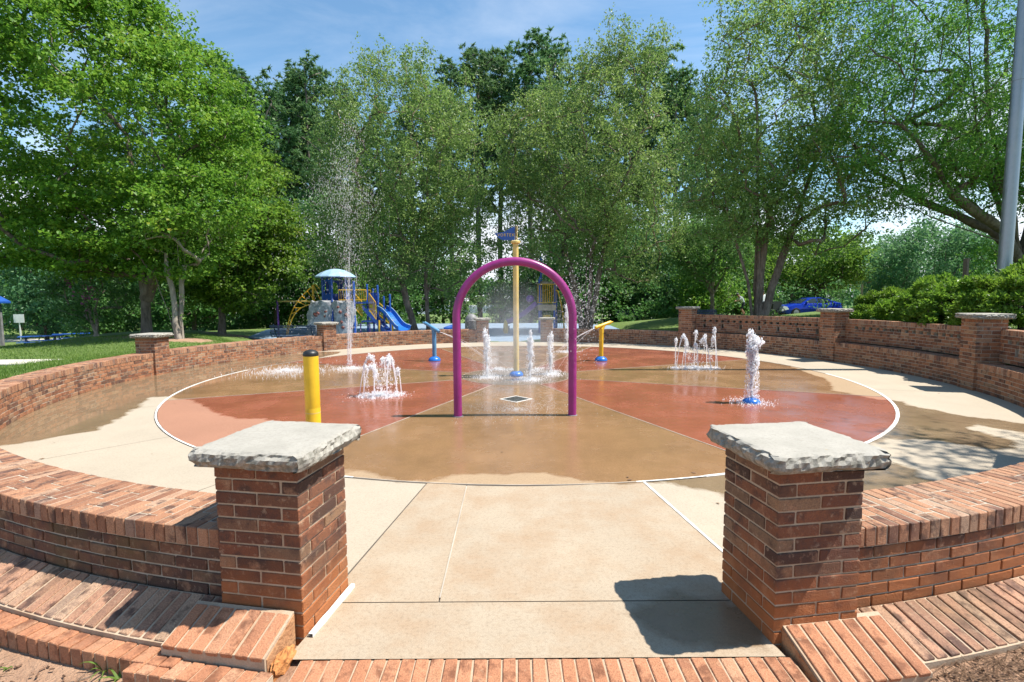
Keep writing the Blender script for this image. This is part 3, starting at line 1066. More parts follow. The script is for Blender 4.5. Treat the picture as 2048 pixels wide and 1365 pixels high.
def low_wall(name, a0, a1, label, r0=R_IN, r1=R_OUT, z0=-0.05, z1=0.50, inner=True, outer=False, mat_in='brick', mat_out='brick', group=None, upper=None, outer_z0=None, cop='brick_coping'):
    W = empty(name, pol((a0 + a1) / 2, (r0 + r1) / 2, 0), 0, label, 'brick wall', group)
    inv = Matrix.Translation(-Vector(W.location))
    mb = MB()
    ct = z1 - 0.105
    arc_box(mb, a0, a1, r0 + 0.007, r1 - 0.007, z0, ct)
    arc_box(mb, a0, a1, r0 - 0.002, r1 + 0.002, ct, z1 - 0.0035)
    B = Bricks()
    coping(B, a0, a1, r0, r1, ct + 0.005, z1, cop)
    if inner: face_courses(B, a0, a1, r0, ct - CO * round((ct - z0) / CO), ct, -1, mat_in)
    if outer: face_courses(B, a0, a1, r1, ct - CO * round((ct - z0) / CO), ct, +1, mat_out)
    if upper:
        zt, slots = upper
        u0, u1 = r1 - 0.0, r1 + 0.20
        # backing and mortar of the tall back wall, left open where bricks are left out
        bk = MB(); arc_box(bk, a0, a1, u0 + 0.172, u1 - 0.007, z0, zt - 0.10)
        bko = bk.build('backing', M['joint'], W); bko.matrix_parent_inverse = inv  # dark filler colour stands in for the shade inside the holes
        arc_box(mb, a0, a1, u0 + 0.004, u1 - 0.004, zt - 0.10, zt - 0.006)
        zc = zt - 0.10
        n = int(round((zc - z1) / CO))
        hp = math.degrees(0.204 / u0)        # pitch of the pierced course
        holes = [(a, a + hp * 0.5) for a in np.arange(a0 + hp, a1 - hp, hp)]
        slot_p = math.degrees(0.62 / u0)
        slot = [(a, a + hp * 0.42) for a in np.arange(a0 + slot_p * .6, a1 - slot_p * .3, slot_p)] if slots else []
        for c in range(n):
            zz0, zz1 = zc - (c + 1) * CO, zc - c * CO
            op = holes if c == 1 else (slot if c in (3, 4) else [])
            edges = [a0]
            for h in op: edges += [h[0], h[1]]
            edges.append(a1)
            for e0, e1 in zip(edges[0::2], edges[1::2]):
                arc_box(mb, e0, e1, u0 + 0.007, u0 + 0.094, zz0, zz1)
            if c == 1:
                for e0, e1 in zip(edges[0::2], edges[1::2]):
                    a = (e0 + e1) / 2; w = R_(e1 - e0) * u0 - 0.006
                    if w > .03: B.add((round(min(w, .3), 2), .09, CO - J), pol(a, u0 + .045, (zz0 + zz1) / 2), R_(a), facing=(-math.sin(R_(a)), math.cos(R_(a)), 0), mat=mat_in)
            else:
                for e0, e1 in zip(edges[0::2], edges[1::2]):
                    face_courses(B, e0, e1, u0, zz0, zz1, -1, mat_in, off=c)
        coping(B, a0, a1, u0, u1, zc + 0.005, zt, cop, 0.006, cut=False)
    mo = mb.build('mortar', M['mortar'], W)
    mo.matrix_parent_inverse = inv
    B.build(W, inv)
    return W


def cap_stone(parent, half, z0, z1, seed):
    """rock-faced slab: sawn top, split ragged edges"""
    rr = np.random.default_rng(seed)
    per = []
    nseg = 30
    for s in range(4):
        for k in range(nseg):
            t = -1 + 2 * k / nseg
            x, y = [(t, -1), (1, t), (-t, 1), (-1, -t)][s]
            per.append((x * half, y * half, s, t))
    n = len(per)
    levels = [(0.0, -0.022), (0.06, -0.012), (0.25, 0.002), (0.45, 0.008), (0.65, 0.006), (0.82, 0.000), (0.93, -0.010), (1.0, -0.022)]
    nz = rr.normal(0, 1, (len(levels), n))
    for _ in range(1):
        nz = (nz + np.roll(nz, 1, 1) + np.roll(nz, -1, 1)) / 2.0
    low = np.repeat(rr.normal(0, 1, (len(levels), n // 6)), 6, 1)
    low = (low + np.roll(low, 3, 1)) / 2
    V, F = [], []
    for li, (h, off) in enumerate(levels):
        for k, (x, y, s, t) in enumerate(per):
            amp = 0.0036 if 0 < li < len(levels) - 1 else 0.003
            d = off + amp * nz[li, k] + 0.0055 * low[li, k]
            corner = max(abs(x), abs(y)) and min(abs(x), abs(y)) / half
            d -= 0.022 * max(0, corner - 0.88) / 0.12
            m = math.hypot(x, y)
            nx, ny = [(0, -1), (1, 0), (0, 1), (-1, 0)][s]
            d += 0.008 * math.sin(k * 1.9 + seed) * math.sin(k * .53 + li * 1.3) * (1 if 1 < li < 6 else .4)
            V.append((x + nx * d, y + ny * d, z0 + (z1 - z0) * h + (0.002 * nz[li, k] if 0 < li < 7 else 0)))
    for li in range(len(levels) - 1):
        for k in range(n):
            k2 = (k + 1) % n
            F.append((li * n + k, li * n + k2, (li + 1) * n + k2, (li + 1) * n + k))
    F.append(tuple(reversed(range(n))))
    # the sawn top: a ring a little inside the edge, then a fan to the centre
    top = (len(levels) - 1) * n
    for k, (x, y, s, t) in enumerate(per):
        V.append((x * 0.86 + 0, y * 0.86, z1 + 0.0015))
    V.append((0, 0, z1 + 0.002))
    for k in range(n):
        k2 = (k + 1) % n
        F.append((top + k, top + k2, top + n + k2, top + n + k))
        F.append((top + n + k, top + n + k2, top + 2 * n))
    mb = MB(); mb.add(V, F)
    return mb.build('cap_stone', M['cap'], parent)


def pillar(a, r, z_top, label, mat='brick', group='brick pillars round the splash pad', z0=-0.05, seed=1, cap_half=0.303, mort='mortar'):
    P = empty('brick_pillar', pol(a, r, 0), R_(a), label, 'pillar', group)
    zc = z_top - 0.095
    h = 0.226
    mb = MB().box((-h + .006, -h + .006, z0), (h - .006, h - .006, zc))
    mb.build('mortar', M[mort], P)
    n = int(round((zc - z0) / CO))
    B = Bricks()
    for c in range(n):
        z = zc - (c + .5) * CO
        e = lambda: random.uniform(-.0015, .0025)
        if c % 2 == 0:
            for sy in (-1, 1):
                for sx in (-1, 1):
                    B.add((2 * h / 2 - J / 2, .09, CO - J), (sx * (h / 2 + J / 4), sy * (h - .045) + e(), z))
            for sx in (-1, 1):
                B.add((.09, 2 * h - .18 - 2 * J, CO - J), (sx * (h - .045) + e(), 0, z))
        else:
            for sx in (-1, 1):
                for sy in (-1, 1):
                    B.add((.09, h - J / 2, CO - J), (sx * (h - .045) + e(), sy * (h / 2 + J / 4), z))
            for sy in (-1, 1):
                B.add((2 * h - .18 - 2 * J, .09, CO - J), (0, sy * (h - .045) + e(), z))
    for dims, Mx, f, m_, nm in B.items:
        o = bpy.data.objects.new('brick', brick_mesh(*dims, random.randrange(4), mat))
        col.objects.link(o); o.parent = P; o.matrix_local = Mx
    MB().box((-h - .004, -h - .004, zc - .004), (h + .004, h + .004, zc + .009)).build('mortar_bed', M[mort], P)
    cap_stone(P, cap_half, zc + .006, z_top, seed)
    return P


GP = 'brick pillars round the splash pad'
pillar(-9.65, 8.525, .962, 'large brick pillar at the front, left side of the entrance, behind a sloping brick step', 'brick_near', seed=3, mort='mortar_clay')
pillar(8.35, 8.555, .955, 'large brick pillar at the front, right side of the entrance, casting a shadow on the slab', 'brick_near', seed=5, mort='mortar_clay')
pillar(-92.8, 8.46, .93, 'low brick pillar in the left wall before the maple and lawn', seed=7)
pillar(-131.2, 8.46, .93, 'low brick pillar in front of the playground rock climbing wall', seed=9)
pillar(-170.8, 8.46, .93, 'left one of the two far gate pillars, beside the round-topped bin', seed=11)
pillar(172.2, 8.46, .93, 'right one of the two far gate pillars, seen through the arch', seed=13)
pillar(136.5, 8.47, 1.36, 'tall brick pillar where the right wall drops to the low back wall', seed=15)
pillar(104.0, 8.47, 1.36, 'tall brick pillar in front of the blue car', seed=17)
pillar(75.5, 8.47, 1.36, 'tall brick pillar in front of the big rounded shrubs', seed=19)
pillar(42.0, 8.47, 1.36, 'tall brick pillar at the end of the high right wall', seed=21)

GW = 'brick walls between the pillars'
low_wall('brick_wall', -49.0, -10.95, 'low brick wall curving left from the front pillar above the sloped brick edging', inner=False, outer=True, mat_out='brick_moss_shade', z0=0.10, group=GW)
low_wall('brick_wall', -91.4, -49.0, 'low sunlit brick wall at the left edge beside the lawn', group=GW)
low_wall('brick_wall', -129.8, -94.3, 'low brick wall between lawn pillar and climbing wall pillar', group=GW)
low_wall('brick_wall', -169.4, -132.7, 'low brick wall behind the blue water cannon and tall water jet', group=GW)
low_wall('brick_wall', 138.0, 170.8, 'low brick wall in shade behind the yellow water cannon', group=GW)
low_wall('brick_wall', 105.4, 135.0, 'high-backed brick bench wall with tall slots, behind the cluster of arcing jets', r1=8.60, upper=(1.09, True), group=GW)
low_wall('brick_wall', 76.9, 102.6, 'high-backed brick bench wall pierced by one row of holes below the shrubs', r1=8.60, upper=(1.09, False), group=GW)
low_wall('brick_wall', 43.5, 74.1, 'high-backed brick bench wall at the right edge of the pad', r1=8.60, upper=(1.09, True), group=GW)
low_wall('brick_wall', 9.65, 40.5, 'low brick wall curving right from the front pillar under dappled shade', inner=False, outer=True, mat_out='brick_near', z0=0.02, group=GW, cop='brick_coping')


# ------------------------------------------------------------------ brick edging outside the front walls
def apron(label, a0, a1, zi, zo, mat, curb, s0=R_OUT + 0.01, length=0.25):
    A = empty('brick_edging', pol((a0 + a1) / 2, s0 + length / 2, 0), 0, label, 'brick edging', 'sloped brick edging along the front walls')
    inv = Matrix.Translation(-Vector(A.location))
    slope = math.atan2(zi - zo, length)
    pitch = math.degrees(0.072 / (s0 + length / 2))
    n = int((a1 - a0) / pitch)
    B = Bricks()
    for i in range(n):
        a = a0 + (i + .5) * (a1 - a0) / n
        rot = Matrix.Rotation(R_(a), 4, 'Z') @ Matrix.Rotation(slope + random.uniform(-.008, .008), 4, 'X')
        B.add((.059, (length - .012) / math.cos(slope), .09), pol(a, s0 + length / 2 - .045 * math.sin(slope), (zi + zo) / 2 - .045 + random.uniform(-.003, .003)), rot=rot, mat=mat)
        if curb:
            ro = s0 + length + 0.055
            B.add((.062, .10, .13), pol(a, ro, 0.028 - .065 + random.uniform(-.002, .002)), R_(a), mat='brick_path')
    mb = MB()
    # bed of mortar under the bricks
    n2 = max(2, int((a1 - a0) / 2))
    vs, fs = [], []
    for a in np.linspace(a0, a1, n2 + 1):
        for r, z in ((s0, zi - .10), (s0 + length, zo - .10), (s0 + length, zo - .0105), (s0, zi - .0105)):
            vs.append(pol(a, r, z))
    for i in range(n2):
        for k in range(4):
            k2 = (k + 1) % 4
            fs.append((4 * i + k, 4 * i + k2, 4 * i + 4 + k2, 4 * i + 4 + k))
    fs += [(0, 1, 2, 3), (4 * n2 + 3, 4 * n2 + 2, 4 * n2 + 1, 4 * n2)]
    mb.add(vs, fs)
    if curb: arc_box(mb, a0, a1, s0 + length + .004, s0 + length + 0.099, -.10, .018)
    mo = mb.build('mortar', M['mortar_clay'], A); mo.matrix_parent_inverse = inv
    B.build(A, inv)
    return A


apron('sloping edge of radial bricks with a lower curb, outside the left front wall', -48, -11.15, .15, .055, 'brick_edge', True)
apron('sloping edge of radial bricks half covered by pine straw, outside the right front wall', 9.9, 40, .085, .0, 'brick_edge', False, length=0.30)


def ramp_step(label, a, zi, zo, skew, curb, n=7, L=0.29):
    """sloping brick slab at the foot of a front pillar"""
    A = empty('brick_step', pol(a, 8.762 + L / 2, 0), R_(a), label, 'brick step', 'sloping brick steps at the front pillars')
    w = 0.076
    slope = math.atan2(zi - zo, L)
    rot = Matrix.Rotation(slope, 4, 'X')
    x0 = -n * w / 2
    for i in range(n):
        x = x0 + (i + .5) * w
        dims = (.062, L - .01, .07)
        y = 0
        o = link('brick', brick_mesh(*dims, i % 5, 'brick_path'), A)
        o.matrix_local = Matrix.Translation((x, y, (zi + zo) / 2 - .033 + random.uniform(-.003, .003))) @ rot
    mb = MB()
    xa, xb = x0 - .004, -x0 + .004
    hi, ho = zi - .003, zo - .003
    vs = []
    for x in (xa, xb):
        vs += [(x, L / 2, -.08), (x, -L / 2 + .008, -.08), (x, -L / 2 + .008, ho), (x, L / 2, hi)]
    mb.add(vs, [(0, 1, 2, 3), (7, 6, 5, 4), (0, 4, 5, 1), (1, 5, 6, 2), (2, 6, 7, 3), (3, 7, 4, 0)])
    for x, q in ((xa - .004, 1), (xb + .004, -1)):
        MB().prism([(L / 2 - .004, -.07), (-L / 2 + .02, -.07), (-L / 2 + .02, ho - .012), (L / 2 - .004, hi - .012)], min(x, x + q * .03), max(x, x + q * .03), 'x').build('core', M['clay_core'], A)
    mb.build('mortar', M['mortar_clay'], A)
    if curb:
        k = int(n * w / .0675) + 3
        for i in range(k):
            x = x0 - .10 + (i + .5) * .0685
            o = link('brick', brick_mesh(.061, .105, .14, i % 5, 'brick_path'), A)
            o.matrix_local = Matrix.Translation((x, -L / 2 - .055 + random.uniform(-.003, .003), .022 - .07))
        MB().box((x0 - .10, -L / 2 - .104, -.14), (x0 - .10 + k * .0685, -L / 2 - .004, .014)).build('mortar', M['mortar_clay'], A)
    return A


sl = ramp_step('sloping step of bricks at the foot of the left front pillar, half in shadow', -10.2, .155, .075, -1, True, 7, .235)
sr = ramp_step('sloping step of bricks at the foot of the right front pillar, sunlit', 8.95, .10, -.005, 1, False, 7, .30)
# broken core brick beside the left step
cb = bmesh.new()
bmesh.ops.create_icosphere(cb, subdivisions=3, radius=1)
for v in cb.verts:
    q = v.co.copy()
    k = 1 + 0.20 * math.sin(q.x * 7 + q.y * 4) * math.cos(q.z * 6)
    v.co = Vector((q.x * .028, q.y * .085, q.z * .055)) * k
me = bpy.data.meshes.new('brick_rubble'); cb.to_mesh(me); cb.free()
M['rubble'] = grain_mat('orange_rubble', (.46, .17, .045), (.60, .27, .09), 20.0, 0.95, 1.0, 0.01, (.10, .035, .015), 70)
me.materials.append(M['rubble'])
tag(link('brick_rubble', me, None, (-1.075, 2.19, .0), (0, 0, R_(-10))), 'broken orange brick core between the left front pillar and its sloping step', 'rubble')

# brick path in front of the entrance slab
pathw = empty('brick_path', kind='structure')
MB().box((-1.0, 1.585, -.10), (1.30, 2.208, -.008)).build('bedding', M['mortar_clay'], pathw)
MB().box((-1.2, 1.45, -.15), (1.75, 2.5, -.035)).build('bedding', M['soil'], pathw)
for row, (ya, yb) in enumerate(((2.008, 2.206), (1.80, 1.998), (1.592, 1.79))):
    i = 0
    x = -1.0 + (0.03 if row % 2 else 0)
    while x < 1.28:
        o = link('brick', brick_mesh(.0575, yb - ya, .09, i % 5, 'brick_path'), pathw)
        o.location = (x + .034, (ya + yb) / 2, -.045 + random.uniform(-.0025, .002))
        o.rotation_euler = (random.uniform(-.01, .01), random.uniform(-.012, .012), random.uniform(-.012, .012))
        x += .0675; i += 1

# ------------------------------------------------------------------ trees
def limb_mesh(nodes, par, rad, mat, min_r=0.0, name='trunk'):
    """tapered limbs along a skeleton"""
    nodes = np.asarray(nodes); par = np.asarray(par); rad = np.asarray(rad)
    tan = np.zeros_like(nodes)
    has = par >= 0
    tan[has] = nodes[has] - nodes[par[has]]
    roots = np.where(~has)[0]
    for r in roots:
        ch = np.where(par == r)[0]
        tan[r] = nodes[ch[0]] - nodes[r] if len(ch) else (0, 0, 1)
    tan /= np.maximum(np.linalg.norm(tan, axis=1, keepdims=True), 1e-9)
    ref = np.where(np.abs(tan[:, 2:3]) > 0.75, np.array([[1.0, 0.13, 0]]), np.array([[0.0, 0.1, 1.0]]))
    u = np.cross(tan, ref); u /= np.maximum(np.linalg.norm(u, axis=1, keepdims=True), 1e-9)
    w = np.cross(u, tan)
    E = np.where(has & (rad >= min_r))[0]
    V, F, n0 = [], [], 0
    for big in (True, False):
        sel = E[(rad[E] > 0.045) == big]
        if not len(sel): continue
        k = 9 if big else 4
        ang = np.arange(k) * 2 * math.pi / k
        cs, sn = np.cos(ang), np.sin(ang)
        p = par[sel]
        rp = np.minimum(rad[p], rad[sel] * 1.35)
        # the parent ring keeps the parent's own frame so that a chain closes up
        A = nodes[p][:, None] + rp[:, None, None] * (cs[None, :, None] * u[p][:, None] + sn[None, :, None] * w[p][:, None])
        Bq = nodes[sel][:, None] + rad[sel][:, None, None] * (cs[None, :, None] * u[sel][:, None] + sn[None, :, None] * w[sel][:, None])
        vv = np.concatenate([A, Bq], 1).reshape(-1, 3)
        b = n0 + np.arange(len(sel))[:, None] * 2 * k
        j = np.arange(k)[None, :]; j2 = (j + 1) % k
        F.append(np.stack([b + j, b + j2, b + k + j2, b + k + j], -1).reshape(-1, 4))
        V.append(vv); n0 += len(vv)
    return np_mesh(name, np.concatenate(V), np.concatenate(F), mat, True)


def leaf_quads(P, size, r, aspect=0.6, up=0.5, fold=0.22, dirs=None, jitter=0.45):
    """one small folded leaf (a kite of two triangles) at every point"""
    n = len(P)
    d = r.normal(0, 1, (n, 3)) if dirs is None else dirs + r.normal(0, .35, (n, 3))
    d[:, 2] -= 0.25
    d /= np.linalg.norm(d, axis=1, keepdims=True) + 1e-9
    nr = r.normal(0, 1, (n, 3)); nr[:, 2] += up * 2
    s = np.cross(d, nr); s /= np.linalg.norm(s, axis=1, keepdims=True) + 1e-9
    nn = np.cross(s, d)
    L = size * (1 + jitter * r.normal(0, 1, (n, 1)).clip(-1.5, 1.5))
    W = L * aspect
    v0 = P - d * L * .5
    v2 = P + d * L * .5
    v1 = P + s * W * .5 - d * L * .05 + nn * W * fold
    v3 = P - s * W * .5 - d * L * .05 + nn * W * fold
    V = np.stack([v0, v1, v2, v3], 1).reshape(-1, 3)
    F = np.arange(4 * n).reshape(n, 4)
    return V, F


def grow(trunks, clumps, r, step=0.55, crown_base=2.0, rise=0.15, sag=0.0, wob=0.05):
    nodes, par, ok = [], [], []
    for tr in trunks:
        prev = -1
        for i in range(len(tr) - 1):
            p, q = np.array(tr[i], float), np.array(tr[i + 1], float)
            k = max(1, int(np.linalg.norm(q - p) / step))
            for t in range(k if i < len(tr) - 2 else k + 1):
                x = p + (q - p) * t / k
                if prev >= 0: x = x + r.normal(0, wob * .5, 3) * [1, 1, .2]
                nodes.append(x); par.append(prev); ok.append(x[2] >= crown_base)
                prev = len(nodes) - 1
    top = np.mean([t[-1] for t in trunks], 0)
    axis = np.array([np.mean([t[0][0] for t in trunks]), np.mean([t[0][1] for t in trunks])])
    c0 = np.array([axis[0], axis[1], crown_base + 0.4])
    order = np.argsort(np.linalg.norm(clumps - c0, axis=1))
    tips = []
    for ci in order:
        c = clumps[ci]
        A = np.array(nodes); okA = np.array(ok)
        dv = c - A
        dist = np.linalg.norm(dv, axis=1)
        hor = np.hypot(dv[:, 0], dv[:, 1])
        cost = dist + 1.6 * np.maximum(0, -dv[:, 2] - sag * hor + 0.2 * hor) + np.where(okA, 0, 50)
        j = int(np.argmin(cost))
        p = A[j]; L = dist[j]
        k = max(1, int(math.ceil(L / step)))
        mid = (p + c) / 2 + np.array([0, 0, rise * L]) + r.normal(0, .06 * L, 3)
        prev = j
        for t in range(1, k + 1):
            s = t / k
            x = (1 - s) ** 2 * p + 2 * s * (1 - s) * mid + s * s * c
            nodes.append(x); par.append(prev); ok.append(True); prev = len(nodes) - 1
        tips.append(prev)
    cnt = np.zeros(len(nodes)); cnt[tips] += 1
    for i in range(len(nodes) - 1, -1, -1):
        if par[i] >= 0: cnt[par[i]] += cnt[i]
    return np.array(nodes), np.array(par), cnt


def sample_lobes(lobes, n, r, shell=0.35):
    w = np.array([l[6] if len(l) > 6 else l[3] * l[4] * l[5] for l in lobes]); w = w / w.sum()
    out = []
    for i in r.choice(len(lobes), n, p=w):
        l = lobes[i]
        d = r.normal(0, 1, 3); d /= np.linalg.norm(d)
        rad = (shell ** 3 + (1 - shell ** 3) * r.random()) ** (1 / 3)
        out.append((l[0] + d[0] * rad * l[3], l[1] + d[1] * rad * l[4], l[2] + d[2] * rad * l[5]))
    return np.array(out)


def make_tree(name, base, trunks, lobes, n_clump, per, leaf, size, clump, bark, leafm, r_trunk, label=None, cat='tree', group=None, seed=1,
              crown_base=2.0, aspect=.6, up=.5, shell=.45, rise=.12, sag=0.0, droop=0.0, flat=.65, extra=None, tip=.008, floor_z=None, branches=True, spur=0, r_pow=.62):
    """trunk with limbs and a crown of separate leaves; all coordinates relative to the base"""
    r = np.random.default_rng(seed)
    T = empty(name, base, 0, label, cat, group)
    C = sample_lobes(lobes, n_clump, r, shell)
    if floor_z is not None: C = C[C[:, 2] > floor_z]
    if spur:
        # thin shoots that stick out of the top of the crown
        top = C[np.argsort(-C[:, 2])[:spur * 3]]
        top = top[r.choice(len(top), spur, False)]
        for k in (0.5, 1.0, 1.5):
            C = np.concatenate([C, top + np.stack([r.normal(0, .12, spur), r.normal(0, .12, spur), np.full(spur, k) * r.uniform(.5, 1.0, spur)], 1)])
    nodes, par, cnt = grow(trunks, C, r, crown_base=crown_base, rise=rise, sag=sag)
    mx = cnt.max()
    nt_ = len(trunks)
    rad_ = tip + (r_trunk - tip) * (cnt / mx) ** r_pow
    # root flare and taper
    hz = nodes[:, 2]
    flare = 1 + 0.35 * np.exp(-np.maximum(hz, 0) / 0.35)
    rad_ = rad_ * np.where(cnt > mx * .3, flare, 1)
    link('trunk', limb_mesh(nodes, par, rad_, bark), T)
    sp = 5
    P = np.repeat(C, max(1, per // sp), 0)
    off = r.normal(0, 1, P.shape) * [clump, clump, clump * flat]
    P = P + off
    P = np.repeat(P, sp, 0) + r.normal(0, size * .85, (len(P) * sp, 3)) * [1, 1, .7]
    off = np.repeat(off, sp, 0)
    P[:, 2] -= droop * np.hypot(off[:, 0], off[:, 1]) + droop * np.abs(r.normal(0, clump, len(P)))
    # leaves strung along the thin twigs as well
    tw = np.where((par >= 0) & (cnt <= 2))[0]
    if len(tw):
        k = max(1, int(len(P) * 0.18 / len(tw)))
        q = np.repeat(nodes[tw], k, 0) + r.normal(0, clump * .35, (len(tw) * k, 3))
        P = np.concatenate([P, q])
    if floor_z is not None: P = P[P[:, 2] > floor_z - .3]
    V, F = leaf_quads(P, size, r, aspect, up)
    link('crown', np_mesh('crown', V, F, leafm), T)
    if extra is not None:
        lob, n, sz, m, nm = extra
        C2 = sample_lobes(lob, n, r, 0.2)
        P2 = np.repeat(C2, 26, 0) + r.normal(0, .13, (n * 26, 3)) * [1, 1, 1.5]
        V, F = leaf_quads(P2, sz, r, .8, .2)
        link(nm, np_mesh(nm, V, F, m), T)
    return T


def at_ground(x, y, dz=0.0): return (x, y, gz(x, y) + dz)


b = at_ground(-13.9, 19.0, -.03)
make_tree('maple_tree', b, [[(0, 0, 0), (.05, 0, 1.6), (0, .05, 4), (-.4, .2, 7.5)], [(.05, 0, 1.4), (.6, -.1, 2.6), (1.2, -.2, 4.2)]],
          [(-1.3, .3, 7.4, 5.4, 4.6, 5.6), (.9, -.5, 4.6, 3.6, 3.0, 2.6), (-3.6, 0, 4.5, 3.6, 3.2, 2.4), (-1.8, 0, 11.3, 3.2, 2.8, 2.4), (1.0, -1.5, 3.1, 3.2, 1.4, 1.0), (-3.4, -1.4, 3.2, 3.2, 1.5, 1.1)],
          520, 215, None, .108, .43, M['bark'], M['leaf_maple'], .22, 'big bright green maple on the left lawn, trunk forked low behind the brick pillar', seed=11, crown_base=2.0, aspect=.85, up=1.3, flat=.28, rise=.15, shell=.6, r_pow=.7)
b = at_ground(-14.3, 24.6, -.03)
make_tree('maple_tree', b, [[(0, 0, 0), (.1, 0, 2), (.3, 0, 5), (.4, 0, 8.6)]],
          [(.6, 0, 5.4, 3.1, 2.7, 4.3), (1.3, -.4, 3.4, 2.7, 2.2, 1.8), (.4, -.8, 2.4, 2.4, 1.4, .9)], 300, 170, None, .115, .42, M['bark'], M['leaf_maple'], .15,
          'smaller maple behind the large one, next to the yellow arched climber', seed=12, crown_base=1.6, aspect=.85, up=1.3, flat=.28)
b = at_ground(-11.7, 17.5, -.03)
make_tree('crape_myrtle', b, [[(0, 0, 0), (-.10, 0, 1.2), (-.35, .1, 3.0)], [(.10, .04, 0), (.12, 0, 1.5), (.1, .1, 3.4)], [(-.12, .05, 0), (-.4, .1, 1.0), (-.8, .1, 2.6)], [(.02, .1, 0), (.0, .2, 1.4), (.3, .2, 3.2)]],
          [(-.1, .2, 3.6, 1.7, 1.5, 1.1)], 70, 70, None, .09, .32, M['bark_grey'], M['leaf_light'], .085,
          'crape myrtle with several pale smooth stems beside the low wall', seed=13, crown_base=2.2, tip=.012)
b = at_ground(-18.2, 21.8, -.03)
make_tree('crape_myrtle', b, [[(0, 0, 0), (.1, 0, 1.2), (.5, 0, 2.4)], [(.1, 0, 0), (-.2, 0, 1.3), (-.5, 0, 2.3)]],
          [(0, 0, 2.0, 1.9, 1.5, 1.4)], 60, 90, None, .10, .35, M['bark_grey'], M['leaf_wood'], .06,
          'dark shrubby crape myrtle with magenta flowers under the big maple', seed=14, crown_base=.9, extra=([(.5, -1.3, 1.9, .7, .3, .6)], 4, .09, M['blossom'], 'blossom'))

# river birches
b = at_ground(-5.05, 28.6, -.03)
birch = make_tree('birch_tree', b, [[(.25, 0, 0), (.15, 0, 3), (.35, 0, 6), (.3, 0, 10.5)], [(-.45, 0, 0), (-.95, 0, 2.2), (-1.5, 0, 5.5), (-2.2, 0, 9.5)], [(.2, 0, 2.0), (.8, .1, 4.5), (1.5, .1, 7.6)]],
          [(-1.3, 0, 8.9, 4.2, 3.3, 5.0), (-2.2, -.2, 4.8, 4.0, 2.8, 2.7), (1.4, 0, 4.6, 2.8, 2.4, 2.4), (2.1, 0, 8.6, 2.2, 2.2, 3.6)], 760, 100, None, .10, .33, M['bark_birch'], M['leaf_birch'], .17,
          'tall birch with a leaning second stem, left of the arch behind the playground slide', group='river birches', seed=21, crown_base=2.2, aspect=.6, up=.25, droop=.30, flat=.9, rise=.2, spur=16)
birch.scale = (1.09, 1.0, 1.09)
b = at_ground(4.0, 27.3, -.03)
make_tree('birch_tree', b, [[(-.1, 0, 0), (-.7, 0, 3.2), (-1.6, 0, 7)], [(.05, 0, 0), (.4, 0, 4.5), (1.1, 0, 9.2)], [(.2, .1, 0), (.9, 0, 4.0), (1.2, 0, 6.5), (2.9, 0, 10)], [(0, .2, 0), (.1, .2, 5), (-.2, .2, 10)]],
          [(.3, 0, 9.3, 4.9, 3.5, 5.2), (-2.0, 0, 6.4, 3.6, 2.8, 3.4), (-3.2, 0, 9.5, 2.0, 2.2, 3.0), (2.6, 0, 5.2, 3.0, 2.5, 2.8), (2.0, 0, 13.5, 2.6, 2, 2.0)], 840, 92, None, .10, .34, M['bark_birch'], M['leaf_birch'], .16,
          'tall birch with several dark stems just right of the arch', group='river birches', seed=22, crown_base=3.2, aspect=.6, up=.25, droop=.25, flat=.9, rise=.2, spur=18)
b = at_ground(9.75, 20.0, -.03)
make_tree('birch_tree', b, [[(-.15, 0, 0), (-.35, 0, 1.4), (-1.1, 0, 3.6), (-1.9, 0, 6.2)], [(.0, -.1, 0), (.05, 0, 3), (-.3, 0, 8.6)], [(.15, .05, 0), (.25, 0, 3), (.9, 0, 8.4)], [(.3, 0, 0), (.75, 0, 1.7), (1.5, 0, 4.0), (2.5, 0, 7.4)], [(.1, .2, 0), (.2, .5, 3), (.4, 1.0, 7)]],
          [(.5, 0, 7.4, 3.7, 3.2, 4.5), (-.9, 0, 4.9, 2.6, 2.4, 2.4), (2.2, 0, 5.0, 2.7, 2.4, 2.6), (.6, 0, 11, 2.6, 2.3, 2.0)], 660, 100, None, .088, .30, M['bark_birch'], M['leaf_birch'], .145,
          'birch clump of five fanning stems standing behind the tall slotted wall', group='river birches', seed=23, crown_base=2.6, aspect=.6, up=.25, droop=.22, flat=.9, rise=.2, spur=14)

